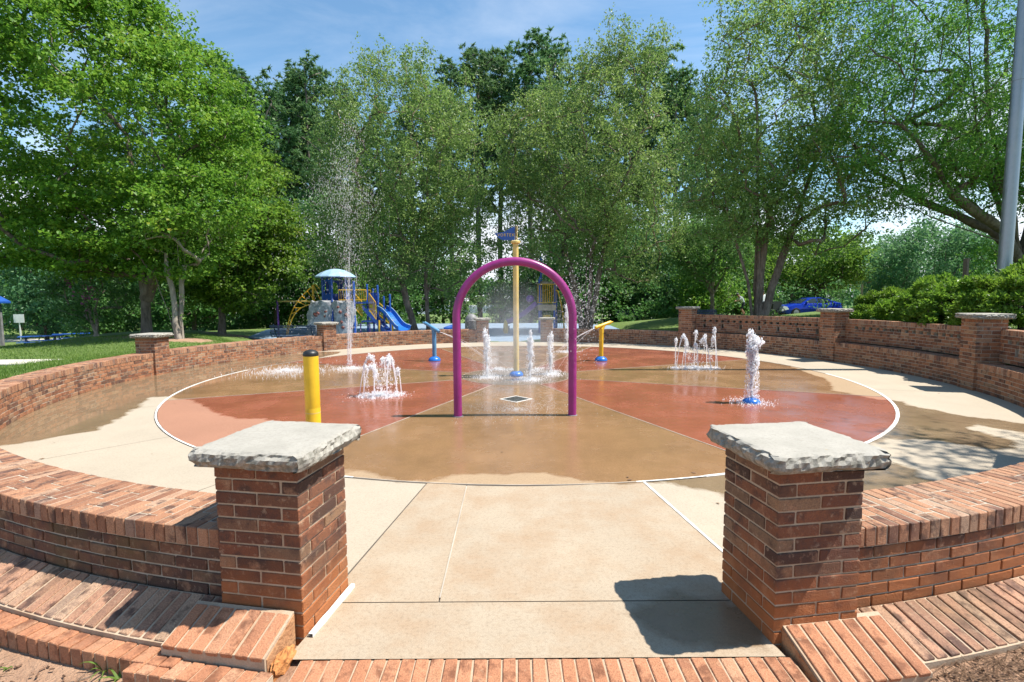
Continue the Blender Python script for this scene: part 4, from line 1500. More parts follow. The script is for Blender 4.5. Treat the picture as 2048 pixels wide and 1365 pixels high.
# the spreading tree at the right edge
b = at_ground(18.2, 17.8, -.03)
make_tree('oak_tree', b, [[(0, 0, 0), (-.1, 0, 1.4), (-.25, 0, 2.2), (-.7, .1, 3.6), (-1.5, .2, 6.9), (-2.0, .2, 11)], [(-.25, 0, 2.1), (-.8, -.2, 3.5), (-2.5, -.5, 6.0), (-3.3, -.8, 9.0), (-3.7, -.9, 11.3)],
          [(-.2, .05, 2.2), (-.5, .5, 3.6), (-1.1, 1.2, 6.4), (-1.2, 1.8, 9)], [(-.25, 0, 2.0), (-1.2, -.3, 3.0), (-3.5, -.8, 4.2), (-5.1, -1.2, 5.8), (-6.4, -1.4, 6.7)],
          [(-.3, 0, 2.05), (-1.0, .3, 3.1), (-3.0, .9, 4.2), (-4.9, 1.3, 5.6), (-5.6, 1.5, 6.9)], [(-.25, 0, 1.9), (-.9, -.2, 2.55), (-3.1, -.7, 3.1), (-4.7, -.9, 3.6), (-6.6, -1.1, 4.1), (-8.2, -1.2, 4.0)],
          [(-.1, 0, 2.2), (.5, .2, 4), (1.3, .3, 7), (1.8, .3, 10)], [(-.1, -.05, 2.2), (.2, -.8, 4.0), (.3, -1.6, 7.4)]],
          [(-1.0, 0, 9.2, 6.4, 3.9, 5.6), (-4.6, -.2, 6.0, 3.9, 2.8, 2.2), (2.5, 0, 7, 4, 3.6, 3.2)], 900, 145, None, .115, .42, M['bark'], M['leaf_oak'], .26,
          'large spreading tree with fine leaves behind the flagpole, long drooping limbs', seed=31, crown_base=2.3, aspect=.34, up=.5, droop=.25, flat=.42, rise=.08, sag=.12, floor_z=2.9, r_pow=.8)
# tree out of frame to the right whose leaves dapple the near wall
b = at_ground(9.6, 3.2, -.03)
make_tree('oak_tree', b, [[(0, 0, 0), (0, 0, 3), (-.2, 0, 7)]], [(-.2, .8, 7.2, 1.9, 1.6, 1.0)], 34, 80, None, .12, .45, M['bark'], M['leaf_oak'], .17,
          'shade tree beyond the right edge that dapples the near wall', seed=32, crown_base=4.8, aspect=.3, floor_z=5.6)

b = at_ground(11.2, 28.0, -.03)
make_tree('shade_tree', b, [[(0, 0, 0), (0, 0, 1.6), (0, 0, 4.8)], [(0, 0, 1.3), (.6, 0, 2.4)], [(0, 0, 1.4), (-.6, 0, 2.6)]], [(-.1, 0, 3.8, 2.6, 2.2, 2.0)], 110, 110, None, .13, .40, M['bark'], M['leaf_wood'], .14,
          'young dark-trunked shade tree on the rise beyond the second bench', seed=33, crown_base=1.5)
b = at_ground(25.2, 42.0, -.03)
make_tree('shade_tree', b, [[(0, 0, 0), (0, 0, 2.0), (.2, 0, 6.5)], [(0, 0, 1.8), (1.8, 0, 3.2)], [(0, 0, 1.8), (-1.6, 0, 3.6)]], [(-.2, 0, 4.6, 5.0, 4.0, 2.5), (3.5, 0, 3.9, 3.4, 2.6, 1.5)], 190, 110, None, .20, .62, M['bark'], M['leaf_light'], .24,
          'yellow-green spreading tree right behind the blue car', seed=34, crown_base=1.9, flat=.4)
b = at_ground(28.5, 34.0, -.03)
make_tree('shade_tree', b, [[(0, 0, 0), (0, 0, 5)]], [(0, 0, 3.4, 3.6, 3.2, 3.2)], 150, 130, None, .16, .5, M['bark'], M['leaf_blue'], .18,
          'bluish green rounded tree above the dark shrubs at the right', seed=35, crown_base=.5)
b = at_ground(19.8, 19.6, -.03)
make_tree('crape_myrtle', b, [[(0, 0, 0), (.1, 0, 1.2), (.5, 0, 2.4)], [(.1, 0, 0), (-.2, 0, 1.3), (-.5, 0, 2.3)]],
          [(-.3, 0, 2.1, 1.5, 1.3, 1.0)], 50, 80, None, .09, .30, M['bark_grey'], M['leaf_light'], .06,
          'crape myrtle with faded pink blossom left of the flagpole', seed=36, crown_base=.8, extra=([(-.3, -.7, 2.2, 1.4, .7, .85)], 24, .07, M['blossom'], 'blossom'))


# pines: three kinds, copied
def make_pine(seed, H=24.0):
    r = np.random.default_rng(seed)
    T = empty('pine_tree')
    trunk = [(0, 0, 0), (.15 * r.normal(), 0, H * .35), (.3 * r.normal(), .2 * r.normal(), H * .7), (.3 * r.normal(), 0, H * .97)]
    C = []
    for i in range(58):
        h = H * (0.46 + 0.53 * (i / 58) ** 0.9)
        t = (h / H - .46) / .54
        rr = (3.1 * (1 - t) ** .6 + .5) * r.uniform(.45, 1.05)
        a = r.uniform(0, 6.28)
        C.append((rr * math.cos(a), rr * math.sin(a), h + .20 * rr))
        if rr > 1.6: C.append((.62 * rr * math.cos(a + .25), .62 * rr * math.sin(a + .25), h + .15 * rr))
    C = np.array(C)
    nodes, par, cnt = grow([trunk], C, r, step=1.1, crown_base=H * .42, rise=.05)
    rad_ = .022 + .20 * (cnt / cnt.max()) ** .5
    rad_ = np.where(cnt > cnt.max() * .97, .22 - .07 * nodes[:, 2] / H, rad_)
    link('trunk', limb_mesh(nodes, par, rad_, M['bark_pine']), T)
    per = 190
    P0 = np.repeat(C, per, 0)
    d = r.normal(0, 1, P0.shape); d /= np.linalg.norm(d, axis=1, keepdims=True)
    d[:, 2] = d[:, 2] * .75 + .2
    # clumps break into tufts
    tuft = np.repeat(r.normal(0, .46, (len(C) * 10, 3)) * [1, 1, .6], per // 10, 0)
    P = P0 + tuft + d * .13
    V, F = leaf_quads(P, .42, r, .19, .3, .1, dirs=d)
    link('crown', np_mesh('crown', V, F, M['needle']), T)
    return T


PINE_LABEL = {508: 'pine with a tufted top between the two maples and the first birch', 562: 'pine standing over the purple post of the playground', 632: 'tall pine crown directly over the left slope of the climbing rock', 470: 'tall pine whose top shows right beside the big maple crown', 535: 'pine mostly hidden behind the top of the smaller maple', 600: 'tall pine rising above the yellow arched climber', 652: 'pine rising above the blue playground tower', 700: 'pine behind the top of the tall water jet', 765: 'pine behind the left half of the leaning birch', 830: 'pine behind the middle of the leaning birch', 905: 'pine at the right flank of the leaning birch', 960: 'tall pine with a broad dark crown, left of the small flag', 1005: 'slim pine directly above the small flag', 1062: 'tallest pine, just right of the flag post', 1112: 'pine above the right shoulder of the arch', 1165: 'pine behind the left stems of the birch beside the arch', 1240: 'pine behind the crown centre of the birch beside the arch', 1300: 'pine at the right flank of the birch beside the arch', 1345: 'pine in the sky gap between the two right birches', 1410: 'pine behind the left edge of the five-stemmed birch', 1480: 'pine mostly hidden behind the five-stemmed birch', 330: 'pine behind the right part of the big maple crown', 240: 'pine behind the middle of the big maple crown'}
pines = [make_pine(s) for s in (41, 42, 43)]
PINES = [(470, 112, 50), (508, 150, 47), (562, 175, 46), (632, 118, 49), (535, 205, 58), (600, 135, 52), (652, 150, 60), (700, 175, 56), (765, 205, 62), (830, 190, 58), (905, 130, 60), (960, 92, 50), (1005, 100, 57), (1062, 68, 50), (1112, 95, 58),
         (1165, 130, 64), (1240, 110, 57), (1300, 90, 60), (1345, 140, 55), (1410, 200, 62), (1480, 230, 66), (330, 160, 60), (240, 210, 64)]
for i, (px, py, d) in enumerate(PINES):
    x = (px - 1024) / 1000 * d
    z0 = gz(x, d) - .1
    top = 1.68 + d * math.tan(math.atan((682.5 - py) / 1000) - R_(4.88))
    o = pines[i] if i < 3 else copy_tree(pines[i % 3])
    o.location = (x, d, z0)
    s = (top - z0) / 24.0
    o.scale = (s * (1.0 + .1 * random.random()),) * 2 + (s,)
    o.rotation_euler = (0, 0, random.uniform(0, 6.28))
    tag(o, PINE_LABEL[px], 'tree', 'tall pines behind the playground')


def make_wood(seed, leafm, H=9.0, size=.24, n=130, per=85):
    T = empty('woodland_tree')
    r = np.random.default_rng(seed)
    lob = [(0, 0, H * .60, H * .30, H * .30, H * .42), (r.normal() * .6, r.normal() * .6, H * .32, H * .34, H * .34, H * .26)]
    C = sample_lobes(lob, n, r, .4)
    C = C[C[:, 2] > .6]
    nodes, par, cnt = grow([[(0, 0, 0), (.1, 0, H * .3), (.2 * r.normal(), 0, H * .85)]], C, r, step=.9, crown_base=.8, rise=.12)
    rad_ = .012 + .13 * (cnt / cnt.max()) ** .5
    link('trunk', limb_mesh(nodes, par, rad_, M['bark']), T)
    P = np.repeat(C, per, 0); P = P + r.normal(0, .52, P.shape) * [1, 1, .55]
    V, F = leaf_quads(P, size, r, .6, .5)
    link('crown', np_mesh('crown', V, F, leafm), T)
    return T


woods = [make_wood(51, M['leaf_wood']), make_wood(52, M['leaf_wood'], 11, .25, 150), make_wood(53, M['leaf_blue'], 8), make_wood(54, M['leaf_light'], 6.5, .2)]
# (x, y, kind, scale, label)
WOODS = [
    (-21, 33, 0, 0.95, 'bushy tree behind the pale stems of the crape myrtle'),
    (-17.5, 37, 1, 0.85, 'tall broad-leaved tree above the overhead bar of the playground'),
    (-14, 39, 0, 1.18, 'deep green tree right behind the blue tower'),
    (-20, 42, 1, 1.00, 'tall tree top glimpsed behind the smaller maple'),
    (-25, 38, 0, 1.00, 'deep green tree in the shade behind the big maple trunk'),
    (-10.5, 41, 0, 1.06, 'deep green tree behind the blue slide'),
    (-30, 36, 2, 0.90, 'bluish green tree above the picnic tables'),
    (-35, 42, 2, 1.15, 'bluish green tree behind the farther picnic table'),
    (-41, 44, 2, 1.20, 'bluish green tree right beside the blue shelter roof'),
    (-47, 50, 1, 1.20, 'tall tree over the shelter at the left edge'),
    (-6, 44, 1, 0.89, 'broad tree between the leaning birch and the arch'),
    (2.5, 44, 0, 0.94, 'deep green tree framed by the top of the arch'),
    (6, 41, 1, 1.00, 'broad tree behind the right leg of the arch'),
    (9.5, 46, 0, 1.06, 'deep green tree behind the distant bench'),
    (12.5, 42, 2, 1.06, 'bluish green tree between the distant bench and the tall pillar'),
    (16, 45, 0, 1.00, 'deep green tree behind the crown of the young shade tree'),
    (18, 40, 3, 0.90, 'low light green tree beside the bending person'),
    (14, 37, 3, 0.83, 'low light green tree behind the trunk of the young shade tree'),
    (22, 50, 1, 0.90, 'tree glimpsed between the trunks of the five-stemmed birch'),
    (7.5, 50, 1, 1.18, 'tree top glimpsed behind the birch beside the arch'),
    (13, 52, 1, 1.18, 'tall tree top above the distant bench, deepest in the wood'),
    (30, 50, 0, 0.80, 'deep green tree seen past the tail of the blue car'),
    (36, 48, 2, 0.90, 'bluish green tree above the slim pale post'),
    (34, 38, 2, 0.75, 'bluish green tree behind the square wooden post'),
    (-24, 29.5, 0, 0.62, 'low bushy tree between the shelter and the big maple'),
    (0, 52, 1, 0.71, 'small tree seen through the arch beside the yellow post'),
    (27, 58, 1, 1.00, 'far tree above the stroller'),
    (-11, 34.5, 3, 0.65, 'low light green tree between the tower and the slide')]
used = set()
for x, y, k, s, lb in WOODS:
    o = woods[k] if k not in used else copy_tree(woods[k])
    used.add(k)
    o.location = (x, y, gz(x, y) - .1)
    o.scale = (s * random.uniform(.95, 1.1), s * random.uniform(.95, 1.1), s)
    o.rotation_euler = (0, 0, random.uniform(0, 6.28))
    tag(o, lb, 'tree', ['deep green trees in the wood', 'tall broad-leaved trees in the wood', 'bluish green trees across the lawn', 'low light green trees'][k])


# undergrowth and the far wood, one mass each
def mass(name, pts_fn, n, size, mat, seed, label=None):
    r = np.random.default_rng(seed)
    P = pts_fn(r, n)
    V, F = leaf_quads(P, size, r, .6, .5)
    o = link(name, np_mesh(name, V, F, mat))
    return tag(o, kind='stuff')


def under(r, n):
    k = n // 60
    x = np.concatenate([r.uniform(-34, -7.2, k * 62 // 100), r.uniform(3.0, 24, k - k * 62 // 100)])
    y = r.uniform(36, 47, k)
    h = 2.6 * r.random(k) ** 1.3 + .15
    C = np.stack([x, y, ground_z(x, y) + h], 1)
    P = np.repeat(C, 60, 0)
    return P + r.normal(0, .42, P.shape) * [1, 1, .6]


mass('undergrowth', under, 36000, .20, M['leaf_wood'], 61)


def far_wood(r, n):
    k = n // 50
    x = r.uniform(-190, 190, k); y = np.sqrt(np.maximum(310 ** 2 - x * x, 0)) * r.uniform(.98, 1.06, k)
    z = -2.5 + 17 * r.random(k) ** .8
    P = np.repeat(np.stack([x, y, z], 1), 50, 0)
    return P + r.normal(0, 1.6, P.shape)


mass('far_wood', far_wood, 22000, 2.0, M['leaf_blue'], 62)


def near_far_wood(r, n):
    k = n // 60
    x = np.concatenate([r.uniform(-95, -38, k // 2), r.uniform(22, 100, k - k // 2)])
    y = r.uniform(62, 78, k)
    z = ground_z(x, y) + 9 * r.random(k) ** .9
    P = np.repeat(np.stack([x, y, z], 1), 60, 0)
    return P + r.normal(0, .9, P.shape)


mass('far_wood', near_far_wood, 42000, .5, M['leaf_blue'], 63)


# shrubs behind the right wall
def make_shrub(base, rx, ry, rz, n, label, seed, mat):
    r = np.random.default_rng(seed)
    T = empty('shrub', base, 0, label, 'shrub')
    C = []
    for i in range(n):
        d = r.normal(0, 1, 3); d[2] = abs(d[2]); d /= np.linalg.norm(d)
        q = r.uniform(.72, 1.0)
        C.append((d[0] * rx * q, d[1] * ry * q, .12 + d[2] * rz * q))
    C = np.array(C)
    nodes, par, cnt = grow([[(0, 0, 0), (0, 0, rz * .4)]], C, r, step=.25, crown_base=.05, rise=.1)
    link('stem', limb_mesh(nodes, par, .006 + .05 * (cnt / cnt.max()) ** .6, M['bark']), T)
    P = np.repeat(C, 170, 0)
    d = r.normal(0, 1, P.shape); d /= np.linalg.norm(d, axis=1, keepdims=True)
    P = P + d * (r.random((len(P), 1)) ** .4) * np.array([.165, .165, .13])
    V, F = leaf_quads(P, .068, r, .55, .5, dirs=d + [0, 0, .5])
    link('foliage', np_mesh('foliage', V, F, mat), T)
    return T


for x, y, rx, ry, rz, n, lb, sd in ((9.85, 9.65, 1.15, .85, 1.22, 150, 'largest bright green rounded shrub at the right edge under the flagpole', 71),
                                     (9.65, 10.9, .9, .75, 1.0, 100, 'lower bright shrub right above the tall wall beside the largest one', 72),
                                     (10.35, 12.3, 1.2, .9, 1.12, 120, 'darker rounded shrub at the middle of the shrub row', 73),
                                     (10.6, 14.1, 1.0, .8, .85, 80, 'smallest shrub at the left end of the shrub row', 74),
                                     (10.9, 10.4, 1.1, .85, 1.45, 110, 'tall shrub at the foot of the flagpole', 75)):
    make_shrub(at_ground(x, y, -.03), rx, ry, rz, n, lb, sd, M['leaf_shrub'])


# grass blades where the lawn is close enough to show them
def blades(name, pts, h, seed):
    r = np.random.default_rng(seed)
    n = len(pts)
    a = r.uniform(0, 6.28, n); L = h * r.uniform(.5, 1.3, n); w = .007
    lean = r.normal(0, .45, (n, 2)) * L[:, None]
    p = np.concatenate([pts, ground_z(pts[:, 0], pts[:, 1])[:, None] - .005], 1)
    dx = np.stack([np.cos(a) * w, np.sin(a) * w, np.zeros(n)], 1)
    top = p + np.concatenate([lean, L[:, None]], 1)
    V = np.stack([p - dx, p + dx, top], 1).reshape(-1, 3)
    o = link(name, np_mesh(name, V, np.arange(3 * n).reshape(n, 3), M['grass']))
    return tag(o, kind='stuff')


r = np.random.default_rng(81)
a = np.radians(r.uniform(-130, -62, 70000)); q = 8.85 + 11 * r.random(70000) ** 1.5
pl_ = np.stack([CX + q * np.sin(a), CY - q * np.cos(a)], 1)
a = np.radians(r.uniform(60, 150, 50000)); q = 9.0 + 10 * r.random(50000) ** 1.5
pr_ = np.stack([CX + q * np.sin(a), CY - q * np.cos(a)], 1)
pts = np.concatenate([pl_, pr_])
keep = (np.hypot(pts[:, 0] + 11.6, pts[:, 1] - 17.4) > 1.0) & (np.hypot(pts[:, 0] - 7.2, pts[:, 1] - 20.2) > 1.8) & (poly_sd(pts[:, 0], pts[:, 1], RUBBER) < -.1)
blades('grass', pts[keep], .065, 82)

# ------------------------------------------------------------------ water play features
def dome_prof(r, h, n=7): return [(r * math.cos(t), h * math.sin(t)) for t in np.linspace(0, math.pi / 2 * .97, n)]


bo = empty('bollard', (-2.37, 5.85, 0), 0, 'yellow bollard with a black dome top behind the left front pillar', 'bollard')
MB().lathe([(.085, 0.001), (.0855, .40), (.0845, .405), (.0855, .41), (.0855, 1.02)], n=32).build('sleeve', M['yellow'], bo, True)
MB().lathe([(.087, 1.0205), (.088, 1.045)] + [(r, 1.045 + z) for r, z in dome_prof(.086, .05)], n=32).build('cap', M['black'], bo, True)
MB().lathe([(.0862, .34), (.0862, .352)], n=32).build('seam', M['pale_yellow'], bo, True)

ar = empty('spray_arch', (.04, 7.06, 0), R_(1.2), 'magenta tube arch that sprays mist over the pad', 'spray arch')
pts = [(-.82, 0, 0.006), (-.82, 0, .7), (-.82, 0, 1.39)]
pts += [(-.82 * math.cos(t), 0, 1.40 + .795 * math.sin(t)) for t in np.linspace(0.03, math.pi - .03, 48)]
pts += [(.82, 0, 1.39), (.82, 0, .7), (.82, 0, 0.006)]
MB().tube(pts, .059, 24, False).build('tube', M['magenta'], ar, True)
for sx in (-1, 1):
    MB().lathe([(.075, .0015), (.075, .006), (.062, .009)], (sx * .82, 0, 0), 24).build('base_plate', M['grey_metal'], ar, True)
for t in np.linspace(.45, math.pi - .45, 9):
    c, s_ = math.cos(t), math.sin(t)
    MB().tube([(-.762 * c, 0, 1.40 + .737 * s_), (-.748 * c, 0, 1.40 + .723 * s_)], .008, 8).build('nozzle', M['steel'], ar, True)

po = empty('flag_pole_spray', (HX, HY, 0), 0, 'pale yellow post with a small blue flag at the middle of the pad', 'spray post')
MB().lathe([(.15, .0015), (.155, .02)] + [(.03 + r * .85, .02 + z) for r, z in dome_prof(.145, .09)], n=32).build('base_dome', M['dome_blue'], po, True)
MB().lathe([(.06, .08), (.0605, 1.2), (.0605, 2.84)], n=24).build('post', M['pale_yellow'], po, True)
MB().lathe([(.085, 2.84), (.10, 2.852), (.10, 2.885), (.085, 2.90), (.02, 2.905)], n=24).build('flange', M['pale_yellow'], po, True)
MB().tube([(.0, 0, 2.90), (.0, 0, 3.215)], .013, 10).build('mast', M['wood'], po, True)
MB().tube([(.032, 0, 2.90), (.032, 0, 3.215)], .010, 10).build('mast', M['pale_yellow'], po, True)
fl = [(-.455, 3.055), (-.40, 3.063), (-.335, 3.070), (-.26, 3.085), (-.185, 3.120), (-.11, 3.165), (-.06, 3.187), (-.018, 3.198), (-.018, 2.915), (-.12, 2.912), (-.25, 2.912), (-.315, 2.93), (-.36, 2.96), (-.41, 3.01)]
flag = MB().prism(fl, -.006, .006, 'y').build('flag', M['blue'], po)
tc = bpy.data.curves.new('lettering', 'FONT')
tc.body = 'VORTEX'
tc.size = .088
tc.extrude = .0015
tc.space_character = 1.25
to = bpy.data.objects.new('lettering', tc)
col.objects.link(to)
bpy.context.view_layer.update()
tm = bpy.data.meshes.new_from_object(to.evaluated_get(bpy.context.evaluated_depsgraph_get()))
bpy.data.objects.remove(to)
xs = [v.co.x for v in tm.vertices]
x0, x1 = min(xs), max(xs)
tm.materials.clear(); tm.materials.append(M['yellow'])
lt = link('lettering', tm, flag, (-.385, -.0085, 2.992), (R_(90), 0, 0))
lt.scale = (.355 / (x1 - x0), 1, 1)


def cannon(base, c, low, high, rot, label, mat, bmat, pipe_top):
    T = empty('water_cannon', base, 0, label, 'water cannon', 'water cannons at the back of the pad')
    MB().lathe([(.165, .0015), (.17, .015)] + [(.02 + r * .88, .015 + z) for r, z in dome_prof(.165, .11)], n=28).build('base_dome', M['dome_blue'], T, True)
    for k in range(6):
        a = k * math.pi / 3 + .3
        MB().lathe([(.012, 0), (.012, .006), (.004, .009)], (.12 * math.cos(a), .12 * math.sin(a), .085), 8).build('bolt', M['black'], T, True)
    MB().lathe([(.058, .10), (.058, pipe_top - .12), (.062, pipe_top - .118), (.062, pipe_top)], n=22).build('pipe', bmat, T, True)
    lo, hi = Vector(low), Vector(high)
    d = (hi - lo).normalized()
    MB().tube([lo, lo + d * .012, lo + (hi - lo) * .95, hi], [.042, .046, .046, .040], 18).build('barrel', mat, T, True)
    MB().tube([(0, 0, pipe_top - .02), lo.lerp(hi, .55) - Vector((0, 0, .02))], [.06, .045], 16).build('yoke', mat, T, True)
    e = hi
    MB().tube([e - d * .02 + Vector((0, -.03, 0)), e + d * .07 + Vector((0, -.035, -.015))], .012, 8).build('handle', mat, T, True)
    MB().tube([e - d * .02 + Vector((0, .03, 0)), e + d * .07 + Vector((0, .035, -.015))], .012, 8).build('handle', mat, T, True)
    return T


cannon((-2.11, 13.51, 0), None, (.16, -.12, .80), (-.27, .14, 1.03), 0, 'blue water cannon on a post, left side, aiming down at the pad', M['light_blue'], M['light_blue'], .86)
cannon((2.38, 13.29, 0), None, (-.18, -.12, .89), (.28, .14, 1.03), 0, 'yellow water cannon on a post, right side, aiming down at the pad', M['yellow'], M['yellow'], .86)

# ------------------------------------------------------------------ water
OCT_V = np.array([(1, 0, 0), (-1, 0, 0), (0, 1, 0), (0, -1, 0), (0, 0, 1), (0, 0, -1)], float)
OCT_F = np.array([(0, 2, 4), (2, 1, 4), (1, 3, 4), (3, 0, 4), (2, 0, 5), (1, 2, 5), (3, 1, 5), (0, 3, 5)])


def drops_mesh(name, P, Rr, mat, stretch=1.0, smooth=True):
    P = np.asarray(P, float); Rr = np.asarray(Rr, float).reshape(-1, 1, 1)
    st = np.ones((len(P), 1, 3)); st[:, 0, 2] = stretch
    V = P[:, None] + OCT_V[None] * Rr * st
    F = (np.arange(len(P))[:, None, None] * 6 + OCT_F[None]).reshape(-1, 3)
    return np_mesh(name, V.reshape(-1, 3), F, mat, smooth)


wr = np.random.default_rng(91)


def splash(cx, cy, rad, n, big=.010, hole=0.0):
    t = wr.uniform(0, 6.28, n); q = hole + rad * np.abs(wr.normal(0, .55, n))
    z = .004 + np.abs(wr.normal(0, .022, n)) * np.exp(-q / rad)
    P = np.stack([cx + q * np.cos(t), cy + q * np.sin(t), z], 1)
    return P, wr.uniform(.2, 1, n) ** 2 * big + .0015


def jet_path(p, v, n=40, tmax=None):
    T = tmax if tmax else 2 * v[2] / 9.81
    t = np.linspace(0, T, n)[:, None]
    q = p + v * t; q[:, 2] = p[2] + v[2] * t[:, 0] - 4.905 * t[:, 0] ** 2
    return q


def ragged_stream(name, parent, q, r0, mat, frac=.62):
    """water column along the rising part of a path, thickening and breaking up"""
    k = max(6, int(len(q) * frac))
    pts = [tuple(x + wr.normal(0, .004 * (i / k), 3)) for i, x in enumerate(q[:k])]
    rads = [r0 * (1 + .35 * wr.normal() * min(1, i / 5) * .5 + .5 * i / k) for i in range(k)]
    rads = [max(r0 * .4, x) for x in rads]
    rads[-1] = r0 * .3
    return MB().tube(pts, rads, 7).build(name, mat, parent, True)


def ring_fountain(cx, cy, rad, jets, h, label, sq=1.0, seed=1, lean=.40):
    T = empty('fountain', (cx, cy, 0), 0, label, 'fountain', 'clusters of arcing water jets')
    DP, DR = [], []
    rr = np.random.default_rng(seed)
    for k in range(jets):
        a = 2 * math.pi * k / jets + .2
        p = np.array([rad * math.cos(a), rad * math.sin(a) * sq, .004])
        hh = h * rr.uniform(.72, 1.22)
        v = np.array([-lean * math.cos(a) * rr.uniform(.3, 1.3) + .12 * rr.normal(), -lean * math.sin(a) * rr.uniform(.3, 1.3), math.sqrt(2 * 9.81 * hh)])
        q = jet_path(p, v, 60)
        ragged_stream('stream', T, q, .0075, M['water'], .38)
        mid_ = q[18:34]
        s = rr.integers(0, len(mid_), 110)
        DP.append(mid_[s] + rr.normal(0, .010, (110, 3)) * [1, 1, 2.0]); DR.append(.003 + .007 * rr.random(110) ** 2)
        top = q[26:40]
        m = 95
        s = rr.integers(0, len(top), m)
        DP.append(top[s] + rr.normal(0, .016, (m, 3)) * [1, 1, 1.5]); DR.append(.0025 + .0095 * rr.random(m) ** 2.2)
        fall = q[34:]
        m = 150
        s = rr.integers(0, len(fall), m)
        DP.append(fall[s] + rr.normal(0, .020, (m, 3))); DR.append(.0025 + .007 * rr.random(m) ** 2)
        P, Rr = splash(p[0], p[1], .10, 60, .009); DP.append(P); DR.append(Rr)
        P, Rr = splash(q[-1][0], q[-1][1], .14, 90, .008); DP.append(P); DR.append(Rr)
    P, Rr = splash(0, 0, rad * 1.35, 900, .006); P[:, 1] *= sq; DP.append(P); DR.append(Rr)
    P = np.concatenate(DP); Rr = np.concatenate(DR); k = P[:, 2] > .002
    o = link('spray', drops_mesh('spray', P[k], Rr[k], M['water'], 1.9), T); o['kind'] = 'stuff'
    return T


ring_fountain(-2.30, 8.62, .36, 10, .60, 'ring of short arcing jets on the red paving left of the arch', .8, 3)
ring_fountain(4.36, 11.75, .50, 10, .78, 'ring of arcing jets in front of the slotted brick wall at the right', .6, 4, .42)


def column_jet(cx, cy, h, label, width=.05, n=900, foam=.011, dome=False, group='single upright jets round the hub', seed=2, spread=.55):
    T = empty('water_jet', (cx, cy, 0), 0, label, 'water jet', group)
    rr = np.random.default_rng(seed)
    if dome:
        MB().lathe([(.135, .0015), (.138, .012)] + [(r, .012 + z) for r, z in dome_prof(.136, .075)], n=28).build('nozzle_dome', M['dome_blue'], T, True)
    # ragged plume: many small clots of drops that wander off the axis as they climb
    m_ = 46 if dome else 30
    hc = h * (rr.random(m_) ** (.75 if dome else .9)) * rr.uniform(.92, 1.10, m_)
    uc = hc / h
    wc = width * ((.15 + 1.0 * uc ** 1.2) if dome else (.28 + .75 * uc))
    cx_ = rr.normal(0, .62, (m_, 2)) * wc[:, None]
    pick = rr.integers(0, m_, n)
    sp_ = (.30 + .35 * rr.random(m_))[pick] * wc[pick]
    P = np.stack([cx_[pick, 0] + rr.normal(0, 1, n) * sp_, cx_[pick, 1] + rr.normal(0, 1, n) * sp_, hc[pick] + rr.normal(0, .045, n) * h * (1.0 if dome else .9) + .02], 1)
    u_ = np.clip(P[:, 2] / h, 0, 1.1)
    Rr = (.0022 + foam * rr.random(n) ** 2.2) * (.75 + .45 * u_)
    # drops that fall back outside the column
    m = n // 2
    zf = h * rr.random(m); ang = rr.uniform(0, 6.28, m); q = width * (1.1 + spread * 3.0 * np.sqrt(np.maximum(0, 1 - zf / h)) * rr.random(m))
    Pf = np.stack([q * np.cos(ang), q * np.sin(ang), zf], 1)
    S, Sr = splash(0, 0, .34, 700, .008, .03)
    P = np.concatenate([P, Pf, S]); Rr = np.concatenate([Rr, .002 + .006 * rr.random(m) ** 2, Sr])
    k = P[:, 2] > .002
    o = link('spray', drops_mesh('spray', P[k], Rr[k], M['water'], 2.0), T); o['kind'] = 'stuff'
    q = jet_path(np.array([0, 0, .06 if dome else .004]), np.array([.02, 0, math.sqrt(2 * 9.81 * h)]), 50)
    ragged_stream('stream', T, q, width * .17, M['water'], .5)
    return T


column_jet(3.80, 7.84, .98, 'thick foaming jet from a blue dome nozzle on the right red paving', .050, 4200, .0125, True, seed=5, spread=.45)
column_jet(-.53, 10.55, .92, 'upright jet just left of the yellow post', .044, 2000, .0095, seed=6)
column_jet(.37, 10.20, .88, 'upright jet just right of the yellow post', .044, 1800, .0095, seed=7)
column_jet(.84, 10.90, .90, 'upright jet beside the right leg of the arch', .042, 1600, .009, seed=8)
column_jet(1.72, 15.5, 1.35, 'far upright jet before the back wall at the right', .055, 1500, .012, seed=9)

# tall jet
tj = empty('water_jet', (-4.22, 12.89, 0), 0, 'tall thin jet that rises above the playground roof and drifts left', 'water jet')
DP, DR = [], []
for k in range(5):
    vx, vy = (-.55, -.22, .05, .30, .62)[k], wr.normal(0, .3)
    q = jet_path(np.array([.05 * math.cos(k * 1.26), .05 * math.sin(k * 1.26), .004]), np.array([vx + .16, vy, math.sqrt(2 * 9.81 * wr.uniform(4.2, 6.1))]), 220)
    b_ = MB().tube([tuple(x + wr.normal(0, .003, 3)) for x in q[:36]], [.0055 * (1 + .4 * wr.random()) * (1 - .6 * i / 36) for i in range(36)], 6)
    b_.build('stream', M['water_thin'], tj, True)
    m = 1500
    s = (219 * wr.random(m) ** 1.25).astype(int)
    sig = (.012 + .42 * (s / 219.0))[:, None]
    P = q[s] + wr.normal(0, 1, (m, 3)) * sig
    P[:, 0] -= 1.0 * (s / 219.0) ** 2
    DP.append(P); DR.append(.0020 + .0045 * wr.random(m) ** 2)
P, Rr = splash(-1.1, -1.2, 1.1, 1500, .009); DP.append(P); DR.append(Rr)
P, Rr = splash(.35, -.9, .6, 800, .009); DP.append(P); DR.append(Rr)
P = np.concatenate(DP); Rr = np.concatenate(DR); k = P[:, 2] > .002
o = link('spray', drops_mesh('spray', P[k], Rr[k], M['mist'], 4.0), tj); o['kind'] = 'stuff'

